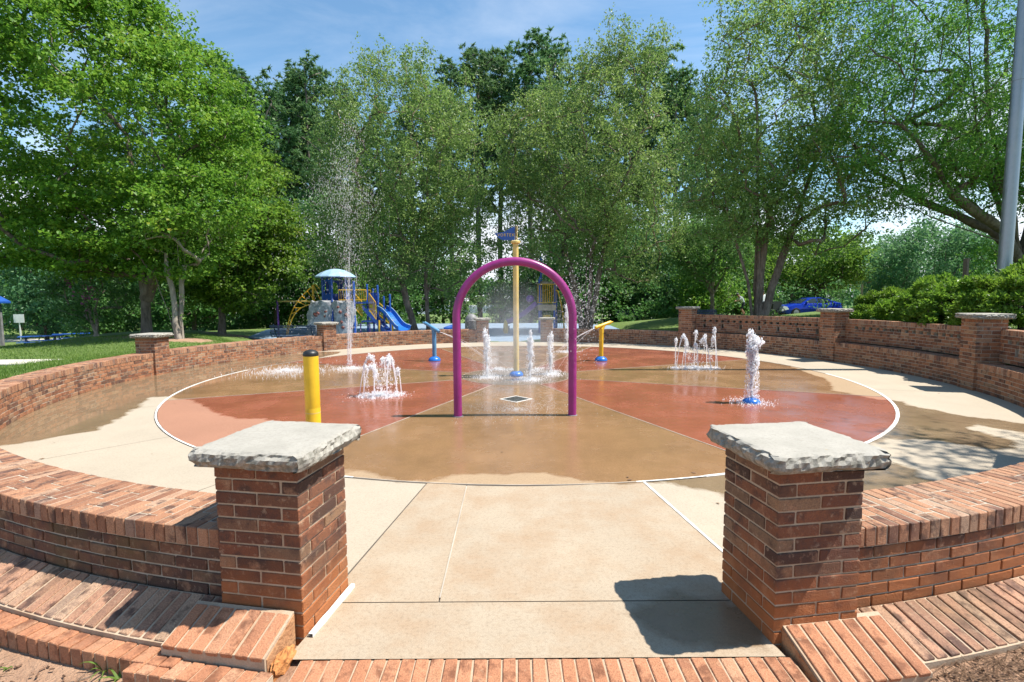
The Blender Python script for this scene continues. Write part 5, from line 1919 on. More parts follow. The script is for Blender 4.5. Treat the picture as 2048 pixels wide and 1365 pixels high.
# streams of the two cannons
for src, dst, lb in (((-1.93, 13.38, .79), (-.35, 11.6, 0.01), 'thin streams falling from the blue water cannon towards the hub'), ((2.18, 13.16, .88), (.75, 11.5, .01), 'thin streams falling from the yellow water cannon towards the hub')):
    T = empty('water_stream', src, 0, lb, 'water stream')
    s0 = Vector(src)
    DP, DR = [], []
    for k in range(4):
        e = Vector(dst) + Vector((wr.normal(0, .16), wr.normal(0, .16), 0)) - s0
        tt = np.linspace(0, 1, 26)
        q = np.stack([e.x * tt, e.y * tt, e.z * (.45 * tt + .55 * tt ** 2)], 1)
        MB().tube([tuple(x) for x in q], [.004 - .0018 * i / 26 for i in range(26)], 5).build('stream', M['water_thin'], T, True)
        P, Rr = splash(q[-1][0], q[-1][1], .25, 160, .009); P[:, 2] += e.z; DP.append(P); DR.append(Rr)
    P = np.concatenate(DP); Rr = np.concatenate(DR); k = P[:, 2] > -src[2] + .002
    o = link('spray', drops_mesh('spray', P[k], Rr[k], M['water'], 1.2), T); o['kind'] = 'stuff'

# mist falling inside and beside the arch
n = 9500
t = wr.uniform(.15, math.pi - .15, n)
f = wr.random(n) ** .7
z0 = 1.40 + .73 * np.sin(t)
P = np.stack([.04 - .74 * np.cos(t) * (1 - .25 * f) + wr.normal(0, .05, n), 7.06 + wr.normal(0, .10, n) + (.8 * wr.random(n) - .15) * f, z0 * (1 - f * .98) + .01], 1)
Rr = .0012 + .0026 * wr.random(n) ** 2
m = 1500
a_ = wr.normal(0, 1, (m, 3))
P2 = np.stack([1.02 + .16 * a_[:, 0], 7.3 + .3 * a_[:, 1], 1.55 + .38 * a_[:, 2]], 1)
P3, R3 = splash(.05, 7.4, .9, 1800, .004)
P = np.concatenate([P, P2, P3]); Rr = np.concatenate([Rr, .002 + .005 * wr.random(m) ** 2, R3])
k = P[:, 2] > .002
o = link('mist', drops_mesh('mist', P[k], Rr[k], M['mist'], 1.3)); tag(o, kind='stuff')
mv, nt, b_ = new_mat('mist_air')
nt.nodes.remove(b_)
pv = N(nt, 'ShaderNodeVolumePrincipled')
pv.inputs['Color'].default_value = (.96, .97, .99, 1)
gen = N(nt, 'ShaderNodeTexCoord').outputs['Object']
ln = N(nt, 'ShaderNodeVectorMath'); ln.operation = 'LENGTH'
nt.links.new(gen, ln.inputs[0])
fall_ = mrange(nt, ln.outputs['Value'], 1.0, 0.25)
dens = math_(nt, 'MULTIPLY', fall_, mrange(nt, noise(nt, gen, 2.2, 3), 0.3, 0.7, 0.15, 0.62))
nt.links.new(dens, pv.inputs['Density'])
nt.links.new(pv.outputs[0], nt.nodes['Material Output'].inputs['Volume'])
bmv = bmesh.new(); bmesh.ops.create_icosphere(bmv, subdivisions=3, radius=1.0)
mev = bpy.data.meshes.new('mist'); bmv.to_mesh(mev); bmv.free(); mev.materials.append(mv)
vo = link('mist', mev, None, (.04, 7.5, 1.02)); vo.scale = (.80, .85, 1.0)
tag(vo, kind='stuff')

# ------------------------------------------------------------------ flagpole and posts
fp = empty('flagpole', at_ground(11.0, 11.25, -.05), 0, 'tall brushed metal flagpole rising above the shrubs at the right edge', 'flagpole')
MB().lathe([(.125, 0), (.123, 3.0), (.121, 5.4)], n=28).build('pole', M['steel'], fp, True)
MB().lathe([(.1205, 5.41), (.112, 8.0), (.085, 14.5), (.02, 14.55)], n=28).build('pole', M['steel'], fp, True)
MB().lathe([(.122, 5.40), (.1215, 5.412)], n=28).build('joint_ring', M['grey_metal'], fp, True)
MB().lathe([(.20, .0), (.20, .06), (.14, .10)], n=28).build('base_collar', M['grey_metal'], fp, True)
MB().lathe([(.01, 14.5)] + [(.09 * math.sin(t), 14.64 - .09 * math.cos(t)) for t in np.linspace(.2, 3.0, 9)], n=16).build('finial', M['steel'], fp, True)

t_ = empty('wooden_post', at_ground(14.6, 16.2, -.05), R_(20), 'square weathered wooden post behind the shrubs, left of the flagpole', 'post')
MB().box((-.055, -.055, 0), (.055, .055, 2.02)).box((-.06, -.06, 2.021), (.06, .06, 2.04)).build('post', M['wood'], t_)
t_ = empty('wooden_post', at_ground(24.4, 35.0, -.05), 0, 'slim pale wooden post on the grass right of the blue car', 'post')
MB().box((-.05, -.05, 0), (.05, .05, 2.3)).build('post', M['tan_wood'], t_)

# ------------------------------------------------------------------ benches, tables, bin, sign, shelter
def bench(x, y, rz, label, dz=0.0, w=1.8):
    T = empty('park_bench', at_ground(x, y, dz), rz, label, 'bench', 'dark blue park benches')
    for i in range(6):
        yy = -.20 + i * .078
        MB().box((-w / 2, yy, .42 + .004 * (i % 2)), (w / 2, yy + .058, .45)).build('slat', M['dark_blue'], T)
    for i in range(5):
        z = .52 + i * .072
        MB().box((-w / 2, .28 + .025 * i, z), (w / 2, .305 + .025 * i, z + .05)).build('slat', M['dark_blue'], T)
    for sx in (-.72, .72):
        xx = sx * w / 1.8
        MB().tube([(xx, 0, 0.0), (xx, 0, .40)], .032, 10).tube([(xx, -.20, .405), (xx, .24, .405), (xx, .33, .55), (xx, .43, .90)], .018, 8).build('leg', M['dark_blue'], T)
    for sx in (-1, 1):
        xx = sx * (w / 2 + .022)
        MB().tube([(xx, -.22, .40), (xx, -.23, .62), (xx, .05, .64), (xx, .33, .62), (xx, .26, .42), (xx, -.20, .42)], .018, 8).build('armrest', M['dark_blue'], T)
    return T


bench(8.55, 22.6, R_(4), 'dark blue slatted bench on worn grass beside the tall right pillar', -.01)
bench(9.3, 40.0, R_(-8), 'distant blue slatted bench at the edge of the wood', -.01)
bench(-7.95, 18.6, R_(172), 'dark blue slatted bench just behind the low wall by the climbing wall', -.01)


def picnic(x, y, rz, label, L=1.9):
    T = empty('picnic_table', at_ground(x, y, -.01), rz, label, 'picnic table', 'blue picnic tables on the lower lawn')
    MB().box((-L / 2, -.38, .735), (L / 2, .38, .77)).build('tabletop', M['blue'], T)
    for s in (-1, 1):
        MB().box((-L / 2, s * .72 - .14, .435), (L / 2, s * .72 + .14, .465)).build('seat', M['blue'], T)
    for sx in (-.62, .62):
        b = MB()
        for s in (-1, 1):
            b.tube([(sx, s * .26, .73), (sx, s * .30, .45), (sx, s * .30, 0)], .026, 8)
            b.tube([(sx, s * .30, .30), (sx, s * .5, .28), (sx, s * .72, .43)], .022, 8)
            b.tube([(sx + .04, s * .72, .43), (sx + .05, s * .9, .2), (sx + .04, s * .78, 0.0)], .022, 8)
        b.tube([(sx, -.3, .3), (sx, .3, .3)], .02, 8)
        b.build('leg', M['dark_blue'], T)
    return T


picnic(-27.6, 29.2, R_(38), 'nearer blue picnic table on the lower lawn at the far left')
picnic(-29.3, 33.2, R_(40), 'farther blue picnic table behind the first at the far left')

bi = empty('litter_bin', at_ground(-1.62, 20.05, -.02), 0, 'dark round litter bin with a domed top beside the left gate pillar', 'litter bin')
MB().lathe([(.24, 0), (.25, .03), (.25, .78), (.262, .79), (.262, .82)], n=28).build('body', M['grey_metal'], bi, True)
for k in range(24):
    a = k * 2 * math.pi / 24
    MB().box((.252, -.014, .06), (.262, .014, .76), M=Matrix.Rotation(a, 4, 'Z')).build('slat', M['grey_metal'], bi)
MB().lathe([(.262, .821)] + [(r, .83 + z) for r, z in dome_prof(.255, .27, 9)], n=28).build('lid', M['grey_metal'], bi, True)

sg = empty('sign', at_ground(-38.0, 38.6, -.05), R_(12), 'small blank white sign on a white post at the far left', 'sign')
MB().box((-.04, -.03, 0), (.04, .03, 2.0)).build('post', M['white'], sg)
MB().box((-.34, -.055, 1.55), (.34, -.032, 2.2)).build('panel', M['white'], sg)

sh = empty('picnic_shelter', at_ground(-30.0, 26.6, 0), R_(10), 'blue-roofed picnic shelter cut off by the left edge', 'shelter')
mb = MB()
for s in (0,):
    z0, z1, o = 2.72, 4.6, 1.75
    vs = [(-o, -o, z0), (o, -o, z0), (o, o, z0), (-o, o, z0), (0, 0, z1), (-o, -o, z0 - .10), (o, -o, z0 - .10), (o, o, z0 - .10), (-o, o, z0 - .10)]
    mb.add(vs, [(0, 1, 4), (1, 2, 4), (2, 3, 4), (3, 0, 4), (0, 5, 6, 1), (1, 6, 7, 2), (2, 7, 8, 3), (3, 8, 5, 0), (5, 8, 7, 6)])
mb.build('roof', M['blue'], sh)
for sx in (-1, 1):
    for sy in (-1, 1):
        MB().box((sx * 1.4 - .07, sy * 1.4 - .07, -.4), (sx * 1.4 + .07, sy * 1.4 + .07, 2.62)).build('post', M['grey_metal'], sh)
MB().box((-1.9, -1.9, -.5), (1.9, 1.9, .04)).build('slab', M['path'], sh)

pd = MB().box((-1.25, -.5, -.12), (1.25, .5, .05)).build('concrete_pad', M['path'], None, False, (-11.95, 11.9, gz(-11.9, 11.9)), (0, 0, R_(3)))
tag(pd, kind='structure')

# ------------------------------------------------------------------ playground
def PX(px, py, d):
    """picture position to a point at forward distance d (used once, to take measurements over)"""
    return ((px - 1024) / 1000.0 * d, d, 1.68 + (594.0 - py) / 1000.0 * d)


GZ = -.15
D = 24.6
pg = empty('play_structure', (-7.6, 24.6, GZ), 0, 'large play structure with blue tower, climbing rocks and slide, behind the left wall', 'play structure')


def loc(x, y, z): return (x + 7.6, y - 24.6, z - GZ)


def ppart(name, mb, mat, smooth=False):
    return mb.build(name, M[mat], pg, smooth)


# tower: octagonal panels, posts and ribbed roof
tx, ty = loc(-8.75, 25.1, 0)[:2]
for k in range(6):
    a = math.pi / 6 + k * math.pi / 3
    ppart('post', MB().tube([(tx + .66 * math.cos(a), ty + .66 * math.sin(a), 0.001), (tx + .66 * math.cos(a), ty + .66 * math.sin(a), 2.98)], .055, 10), 'blue', True)
for k in range(6):
    a = k * math.pi / 3 + math.pi / 3
    Mx = Matrix.Translation((tx, ty, 0)) @ Matrix.Rotation(a, 4, 'Z') @ Matrix.Translation((.572, 0, 0))
    w = .27
    if k in (4,):
        continue
    # panel with an arched opening
    b_ = MB().box((-.02, -w, 1.72), (.02, w, 2.12), M=Mx).box((-.02, -w, 2.121), (.02, -w + .09, 2.80), M=Mx).box((-.02, w - .09, 2.121), (.02, w, 2.80), M=Mx)
    for i in range(6):
        t0, t1 = math.pi * i / 6, math.pi * (i + 1) / 6
        r_i, zc = w - .09, 2.52
        pts = [(r_i * math.cos(t0), zc + r_i * math.sin(t0)), (r_i * math.cos(t0), 2.80), (r_i * math.cos(t1), 2.80), (r_i * math.cos(t1), zc + r_i * math.sin(t1))]
        b_.prism(pts, -.02, .02, 'x', M=Mx)
    ppart('panel', b_, 'blue')
ppart('roof', MB().lathe([(.97, 2.92), (1.0, 2.93), (.98, 2.97), (.72, 3.15), (.70, 3.155), (.44, 3.27), (.42, 3.275), (.2, 3.33), (.03, 3.345)], (tx, ty, 0), 12), 'pale_blue')
ppart('deck', MB().lathe([(.64, 1.60), (.64, 1.70)], (tx, ty, 0), 6, a0=math.pi / 6), 'blue')


def rock(name, cx, cy, w, d, h, seed, taper):
    """moulded climbing rock: lumpy block with hollows"""
    rr = np.random.default_rng(seed)
    nu, nv = 40, 18
    ph = rr.uniform(0, 6, 8)
    V, F = [], []
    for j in range(nv):
        z = h * j / (nv - 1)
        for i in range(nu):
            a = 2 * math.pi * i / nu
            c, s = math.cos(a), math.sin(a)
            e = 2.6
            k = (abs(c) ** e + abs(s) ** e) ** (-1 / e)
            lump = 1 + .10 * math.sin(3 * a + ph[0] + z * 2.3) + .07 * math.sin(7 * a + ph[1] - z * 5) + .05 * math.sin(11 * a + ph[2] + z * 8) + .03 * rr.normal()
            t = 1 - taper * (z / h)
            V.append((cx + w / 2 * k * c * lump * t + taper * w * .4 * (z / h), cy + d / 2 * k * s * lump, z * (1 + .03 * math.sin(5 * a + ph[3]))))
    for j in range(nv - 1):
        for i in range(nu):
            i2 = (i + 1) % nu
            F.append((j * nu + i, j * nu + i2, (j + 1) * nu + i2, (j + 1) * nu + i))
    F.append(tuple((nv - 1) * nu + i for i in range(nu)))
    mb = MB(); mb.add(V, F)
    o = ppart(name, mb, 'rock', True)
    for q in range(12):
        a = rr.uniform(-2.6, -.5); z = rr.uniform(.25, h - .25)
        x = cx + w / 2 * .8 * math.cos(a) * (1 - taper * z / h) + taper * w * .4 * z / h; y = cy + d / 2 * math.sin(a) * 1.0 - .02
        hm = MB().lathe([(.03, -.05)] + [(.085 * math.cos(t), .06 * math.sin(t)) for t in np.linspace(-.4, 1.5, 6)], (0, 0, 0), 8)
        hm.v = [(x + v[0], y - v[2] * 1.0, z + v[1]) for v in hm.v]
        hm.build('climbing_hold', M['hold'], o, True)
    return o


x0, y0, _ = loc(-9.25, 24.15, 0)
rock('climbing_rock', x0, y0, 1.45, .75, 1.75, 3, .30)
x0, y0, _ = loc(-8.02, 24.0, 0)
rock('climbing_rock', x0, y0, .95, .6, 1.72, 4, .0)
for px in (621 + 50, 714):
    x0, y0, _ = loc(*PX(px, 600, 24.3))
    ppart('post', MB().tube([(x0, y0 - .35, 0.001), (x0, y0 - .35, 1.80 if px < 700 else 2.7)], .06, 10), 'blue', True)

# deck and railing between tower and stairs
xa, ya, _ = loc(-8.2, 24.6, 0); xb = loc(-7.0, 24.6, 0)[0]
ppart('deck', MB().box((xa, ya - .3, 1.62), (xb + .1, ya + .7, 1.70)), 'blue')


def barrier(xa, xb, y, z0, z1, n, slope=0.0, dy=0.0, mat='play_yellow'):
    b_ = MB().tube([(xa, y, z1), (xb, y + dy, z1 + slope)], .022, 8).tube([(xa, y, z0), (xb, y + dy, z0 + slope)], .022, 8)
    for i in range(n + 1):
        t = i / n
        b_.tube([(xa + (xb - xa) * t, y + dy * t, z0 + slope * t), (xa + (xb - xa) * t, y + dy * t, z1 + slope * t)], .013, 6)
    return ppart('barrier', b_, mat)


barrier(xa - .15, xb - .02, ya - .36, 1.80, 2.28, 12)
barrier(xa - .1, xb - .1, ya + .68, 1.80, 2.28, 10)
# stair flight going down to the right with blue posts
for px, top in ((736, 566), (748, 575), (757, 568), (769, 590), (781, 586)):
    x0, y0, z1 = loc(*PX(px, top, 24.9))
    ppart('post', MB().tube([(x0, y0, .001), (x0, y0, z1)], .05, 10).lathe([(.055, 0), (.05, .03), (.02, .05)], (x0, y0, z1), 10), 'blue', True)
sx0 = loc(*PX(714, 0, 24.8))[0]; sx1 = loc(*PX(775, 0, 24.8))[0]
yS = .2
for i in range(8):
    t = i / 7
    x = sx0 + .45 + (sx1 - sx0 - .45) * t
    ppart('step', MB().box((x - .10, yS - .42, 1.50 - 1.3 * t), (x + .10, yS + .42, 1.545 - 1.3 * t)), 'blue')
for s in (-.45, .45):
    ppart('stringer', MB().prism([(sx0 + .4, 1.60), (sx0 + .4, 1.38), (sx1, .10), (sx1 + .05, .30)], yS + s - .02, yS + s + .02, 'y'), 'blue')
barrier(sx0 + .12, sx0 + .42, yS - .48, 1.35, 2.06, 5, -.35)
barrier(loc(*PX(742, 0, 24.5))[0], loc(*PX(755, 0, 24.5))[0], yS - .50, 1.30, 2.12, 6, -.45)
barrier(sx0 + .6, sx1 - .05, yS + .5, 1.4, 2.0, 9, -.8)
ppart('panel', MB().box((sx0 + .50, yS + .46, 1.55), (sx0 + 1.0, yS + .50, 2.15)), 'blue')
ppart('deck', MB().box((sx0 + .35, yS - .42, .72), (sx0 + 1.25, yS + .5, .79)), 'blue')
for x in (sx0 + .3, sx0 + .75):
    b_ = MB()
    b_.tube([(x, yS - .4, .002), (x, yS - .4, .66), (x + .14, yS - .4, .72)], .028, 8)
    ppart('support', b_, 'purple')
for px, top in ((758.5, 636), (785, 635)):
    x0, y0, z1 = loc(*PX(px, top, 24.2))
    ppart('post', MB().tube([(x0, y0, .001), (x0, y0, z1)], .045, 10), 'play_yellow', True)

# slide: a curved trough
P0 = Vector(loc(*PX(764, 615, 24.9))); P1 = Vector(loc(*PX(808, 659, 23.9)))
path = []
for t in np.linspace(0, 1, 18):
    z = P0.z + (P1.z + .08 - P0.z) * (t + .10 * math.sin(2 * math.pi * t) * -1) if t < .85 else P1.z + .08 + (1 - t) * .35
    path.append(Vector((P0.x + (P1.x - P0.x) * t, P0.y + (P1.y - P0.y) * t, z)))
for i in range(1, 17): path[i].z = (path[i - 1].z + path[i].z + path[i + 1].z) / 3
prof = [(-.30, .20), (-.28, .20), (-.24, .03), (-.12, -.03), (.12, -.03), (.24, .03), (.28, .20), (.30, .20), (.26, .0), (.13, -.06), (-.13, -.06), (-.26, .0)]
V, F = [], []
for i, p in enumerate(path):
    d = (path[min(i + 1, 17)] - path[max(i - 1, 0)]).normalized()
    s_ = d.cross(Vector((0, 0, 1))).normalized(); u_ = s_.cross(d)
    wd = 1.0 + .35 * max(0, (i - 12) / 5)
    for a_, b2 in prof: V.append(tuple(p + s_ * a_ * wd + u_ * b2))
k = len(prof)
for i in range(17):
    for j in range(k):
        F.append((i * k + j, i * k + (j + 1) % k, (i + 1) * k + (j + 1) % k, (i + 1) * k + j))
F.append(tuple(range(k))); F.append(tuple(17 * k + j for j in reversed(range(k))))
mb = MB(); mb.add(V, F)
sl_ = ppart('slide', mb, 'dome_blue', True)
for s in (0, 7):
    q = [Vector(V[i * k + s]) + Vector((0, 0, .005)) for i in range(18)]
    MB().tube(q, .018, 6).build('rim', M['pale_blue'], sl_, True)
ppart('support', MB().tube([(path[14].x, path[14].y, .001), (path[14].x, path[14].y, path[14].z - .05)], .04, 8), 'dark_blue', True)

# arched climber: two bent rails with rungs
ra, rb_ = [], []
for px, py, qx, qy in ((572, 664, 574.5, 664), (574, 651, 578, 648), (578, 636, 585.5, 631), (583, 622, 593, 619), (589, 610, 602.5, 611), (597, 598, 614, 605.5), (606, 587, 625, 603), (617, 577, 636, 602.5), (630, 566, 646, 602)):
    ra.append(loc(*PX(px, py, 24.9))); rb_.append(loc(*PX(qx, qy, 24.5)))
cl = ppart('arch_rail', MB().tube(ra, .026, 8), 'play_yellow', True)
ppart('arch_rail', MB().tube(rb_, .03, 8), 'play_yellow', True)
for i in range(1, 9):
    ppart('rung', MB().tube([ra[i], rb_[i]], .020, 8), 'play_yellow', True)
h0 = loc(*PX(630, 566, 24.9))
ppart('handrail', MB().tube([(h0[0], h0[1], h0[2] - 1.0), (h0[0], h0[1], h0[2] + .05), (h0[0] + .12, h0[1], h0[2] + .03), (h0[0] + .30, h0[1], h0[2] - .18)], .024, 8)
      .tube([(h0[0] + .06, h0[1] - .3, h0[2] - 1.0), (h0[0] + .06, h0[1] - .3, h0[2])], .024, 8), 'play_yellow', True)
# overhead bar on a purple post
x0, y0, z1 = loc(*PX(556.5, 597, 26.0)); x1, y1, _ = loc(*PX(641, 597, 25.2))
ppart('post', MB().tube([(x0, y0, .001), (x0, y0, z1 + .06)], .05, 10), 'purple', True)
ppart('overhead_bar', MB().tube([(x0, y0, z1), (x1, y1, z1 - .02)], .04, 10), 'pale_yellow', True)

# second play structure seen through the arch
p2 = empty('play_structure', (1.3, 27.0, GZ), 0, 'smaller play structure with yellow cage and purple slide seen through the arch', 'play structure')
S = 27.0


def q2(px, py, d=S):
    x, y, z = PX(px, py, d)
    return Vector((x - 1.3, y - 27.0, z - GZ))


def p2part(name, mb, mat, smooth=False): return mb.build(name, M[mat], p2, smooth)


for px, top, dd in ((1079, 552, 26.4), (1082.5, 512, 27.4), (1109, 556, 26.4), (1113, 566, 27.4)):
    q = q2(px, top, dd)
    p2part('post', MB().tube([(q.x, q.y, .001), (q.x, q.y, q.z)], .055, 10), 'blue', True)
a_, b2 = q2(1076, 605), q2(1110, 605)
p2part('deck', MB().box((a_.x, -.7, a_.z - .35), (b2.x, .5, a_.z - .05)), 'tan_wood')
for yy in (-.68, .48):
    z0, z1 = q2(0, 603).z, q2(0, 567).z
    b_ = MB()
    b_.tube([(a_.x, yy, z0), (b2.x, yy, z0)], .022, 8).tube([(a_.x, yy, z1), (b2.x, yy, z1)], .022, 8)
    for i in range(9):
        x = a_.x + (b2.x - a_.x) * i / 8
        b_.tube([(x, yy, z0), (x, yy, z1)], .014, 6)
    p2part('barrier', b_, 'play_yellow')
p2part('canopy', MB().lathe([(.62, 0), (.60, .06), (.25, .16), (.02, .18)], ((a_.x + b2.x) / 2, -.1, q2(0, 566).z), 8), 'tan_wood')
# curved yellow climber at its right
for off in (0, .35):
    pts = [q2(1108, 575) + Vector((0, off, 0)), q2(1116, 580) + Vector((0, off, 0)), q2(1121, 597) + Vector((0, off, 0)), q2(1126, 622) + Vector((0, off, 0)), q2(1130, 655) + Vector((0, off, 0))]
    pts[-1].z = .001
    p2part('arch_rail', MB().tube(pts, .028, 8), 'play_yellow', True)
    if off == 0: base_pts = pts
for i in range(1, 5):
    p = base_pts[i] if i < 4 else base_pts[3].lerp(base_pts[4], .5)
    p2part('rung', MB().tube([p, p + Vector((0, .35, 0))], .02, 8), 'play_yellow', True)
# climbing net
b_ = MB()
n0, n1, n2, n3 = q2(1109, 612), q2(1122, 612), q2(1128, 652), q2(1108, 652)
for i in range(6):
    t = i / 5
    b_.tube([n0.lerp(n1, t), n3.lerp(n2, t)], .010, 5)
    b_.tube([n0.lerp(n3, t), n1.lerp(n2, t)], .010, 5)
p2part('climbing_net', b_, 'tan_wood')
# purple slide down to the left
V, F = [], []
S0, S1 = q2(1074, 606), q2(1014, 644)
k = len(prof)
pth = [S0.lerp(S1, t) + Vector((0, -.3, -.12 * math.sin(math.pi * t))) for t in np.linspace(0, 1, 12)]
pth[-1].z = pth[-2].z - .02
for i, p in enumerate(pth):
    d = (pth[min(i + 1, 11)] - pth[max(i - 1, 0)]).normalized()
    s_ = d.cross(Vector((0, 0, 1))).normalized(); u_ = s_.cross(d)
    for e, f_ in prof: V.append(tuple(p + s_ * e * .9 + u_ * f_))
for i in range(11):
    for j in range(k):
        F.append((i * k + j, i * k + (j + 1) % k, (i + 1) * k + (j + 1) % k, (i + 1) * k + j))
F.append(tuple(range(k))); F.append(tuple(11 * k + j for j in reversed(range(k))))
mb = MB(); mb.add(V, F)
p2part('slide', mb, 'purple', True)
q = q2(1018, 648); p2part('support', MB().tube([(q.x, -.3, .001), (q.x, -.3, q.z)], .04, 8), 'dark_blue', True)
q = q2(1012, 632); p2part('panel', MB().lathe([(.10, 0), (.13, .1), (.12, .45), (.08, .62), (.02, .68)], (q.x, -.9, .001), 10), 'play_yellow', True)
q = q2(1092, 640); p2part('panel', MB().box((q.x - .18, -.65, .5), (q.x + .18, -.6, .95)), 'play_yellow')
q = q2(1060, 595); p2part('bubble_panel', MB().lathe([(.02, -.1)] + [(.22 * math.sin(t), -.2 * math.cos(t)) for t in np.linspace(.3, 2.8, 8)], (q.x, -.4, q.z), 12), 'purple', True)

# spring rider
sp = empty('spring_rider', (PX(903, 650, 23.5)[0], 23.5, GZ), R_(30), 'blue spring rider on the playground left of the arch', 'spring rider')
pts = [(.10 * math.cos(t), .10 * math.sin(t), .02 + .045 * t / 1.0) for t in np.linspace(0, 6.28 * 1.2, 40)]
MB().tube(pts, .018, 6).build('spring', M['black'], sp, True)
MB().tube([(-.38, 0, .46), (-.15, 0, .44), (.12, 0, .50), (.30, 0, .74), (.36, 0, .84)], [.05, .13, .14, .10, .07], 12).build('body', M['blue'], sp, True)
MB().tube([(.22, -.2, .72), (.22, .2, .72)], .018, 8).build('handlebar', M['steel'], sp, True)
MB().tube([(.02, -.2, .28), (.02, .2, .28)], .018, 8).build('footrest', M['steel'], sp, True)

# ------------------------------------------------------------------ car
car = empty('parked_car', (22.0, 37.4, gz(22.0, 37.4) - .02), R_(4), 'shiny blue sedan parked behind the right wall', 'car')


def car_body():
    """lofted side sections: front of the car towards -x"""
    st = [(-2.28, .42, .62, .62), (-2.20, .30, .70, .74), (-1.95, .24, .78, .84), (-1.5, .22, .88, .90), (-1.0, .22, .95, .91), (-.6, .22, .97, .91), (0.0, .22, .97, .91), (.7, .22, .98, .91), (1.3, .22, 1.01, .90), (1.8, .24, 1.05, .87), (2.12, .30, 1.02, .80), (2.28, .40, .84, .70)]
    V, F = [], []
    for x, zb, zt, hw in st:
        sec = [(-hw * .92, zb), (-hw, zb + (zt - zb) * .30), (-hw, zb + (zt - zb) * .62), (-hw * .93, zt - .04), (-hw * .80, zt), (0, zt + .025), (hw * .80, zt), (hw * .93, zt - .04), (hw, zb + (zt - zb) * .62), (hw, zb + (zt - zb) * .30), (hw * .92, zb)]
        V += [(x, y, z) for y, z in sec]
    k = 11
    for i in range(len(st) - 1):
        for j in range(k):
            F.append((i * k + j, i * k + (j + 1) % k, (i + 1) * k + (j + 1) % k, (i + 1) * k + j))
    F.append(tuple(range(k))); F.append(tuple((len(st) - 1) * k + j for j in reversed(range(k))))
    mb = MB(); mb.add(V, F)
    return mb


bd = car_body().build('body', M['car_blue'], car, True)
cab = [(-.92, .955, .955), (-.30, 1.30, 1.30), (.05, 1.40, 1.40), (.60, 1.42, 1.42), (1.15, 1.33, 1.33), (1.85, 1.06, 1.06)]
V, F = [], []
for x, z, _ in cab:
    w0, w1 = .82, .82 - .24 * (z - .95) / .47
    V += [(x, -w0, .94), (x, -w1, z - .02), (x, -w1 * .8, z), (x, w1 * .8, z), (x, w1, z - .02), (x, w0, .94)]
for i in range(5):
    for j in range(5):
        F.append((i * 6 + j, i * 6 + j + 1, (i + 1) * 6 + j + 1, (i + 1) * 6 + j))
F.append((0, 5, 4, 3, 2, 1)); F.append(tuple(30 + j for j in range(6)))
mb = MB(); mb.add(V, F)
mb.build('cabin', M['car_blue'], car, True)


def cab_y(x, z, s): 
    zt = np.interp(x, [c[0] for c in cab], [c[1] for c in cab])
    w1 = .82 - .24 * (zt - .95) / .47
    t = min(1, max(0, (z - .94) / max(.02, zt - .02 - .94)))
    return s * (.82 + (w1 - .82) * t + .006)


for s in (-1, 1):
    for poly in ([(-.66, .99), (.26, .99), (.26, 1.33), (.02, 1.34), (-.26, 1.26)], [(.33, .99), (1.18, .99), (1.36, 1.08), (1.10, 1.27), (.62, 1.35), (.33, 1.345)]):
        b_ = MB()
        vs = [(x, cab_y(x, z, s), z) for x, z in poly] + [(x, cab_y(x, z, s) - s * .03, z) for x, z in poly]
        n = len(poly)
        fs = [tuple(range(n)), tuple(range(2 * n - 1, n - 1, -1))] + [(i, (i + 1) % n, n + (i + 1) % n, n + i) for i in range(n)]
        b_.add(vs, fs); b_.build('window', M['glass'], car)
    for x in (-1.38, 1.36):
        wl_ = MB(); t_ = [(r, z) for r, z in ((.20, -.10), (.31, -.10), (.33, -.08), (.33, .08), (.31, .10), (.20, .10))]
        wl_.lathe(t_, (0, 0, 0), 24)
        wl_.v = [(x + v[0], s * .82 + v[2], .33 + v[1]) for v in wl_.v]
        w_ = wl_.build('wheel', M['tyre'], car, True)
        r2 = MB().lathe([(.20, -.105), (.205, .105), (.05, .112)], (0, 0, 0), 18)
        r2.v = [(x + v[0], s * (.82 + v[2]), .33 + v[1]) for v in r2.v]
        r2.build('rim', M['rim'], w_, True)
    MB().obox((-.62, s * .95, 1.0), (.07, .09, .06)).build('mirror', M['car_blue'], car)
    MB().obox((-2.10, s * .62, .66), (.11, .14, .05), 0).build('headlight', M['glass'], car)
    MB().obox((2.20, s * .60, .88), (.05, .16, .06), 0).build('taillight', M['maroon_cloth'], car)
    MB().obox((.55, s * .914, .80), (.09, .012, .018)).build('door_handle', M['car_blue'], car)
wsv = [(-.90, -.66, .985), (-.90, .66, .985), (-.33, .52, 1.305), (-.33, -.52, 1.305)]
MB().add(wsv + [(x + .02, y, z - .03) for x, y, z in wsv], [(0, 1, 2, 3), (7, 6, 5, 4), (0, 4, 5, 1), (1, 5, 6, 2), (2, 6, 7, 3), (3, 7, 4, 0)]).build('windscreen', M['glass'], car)


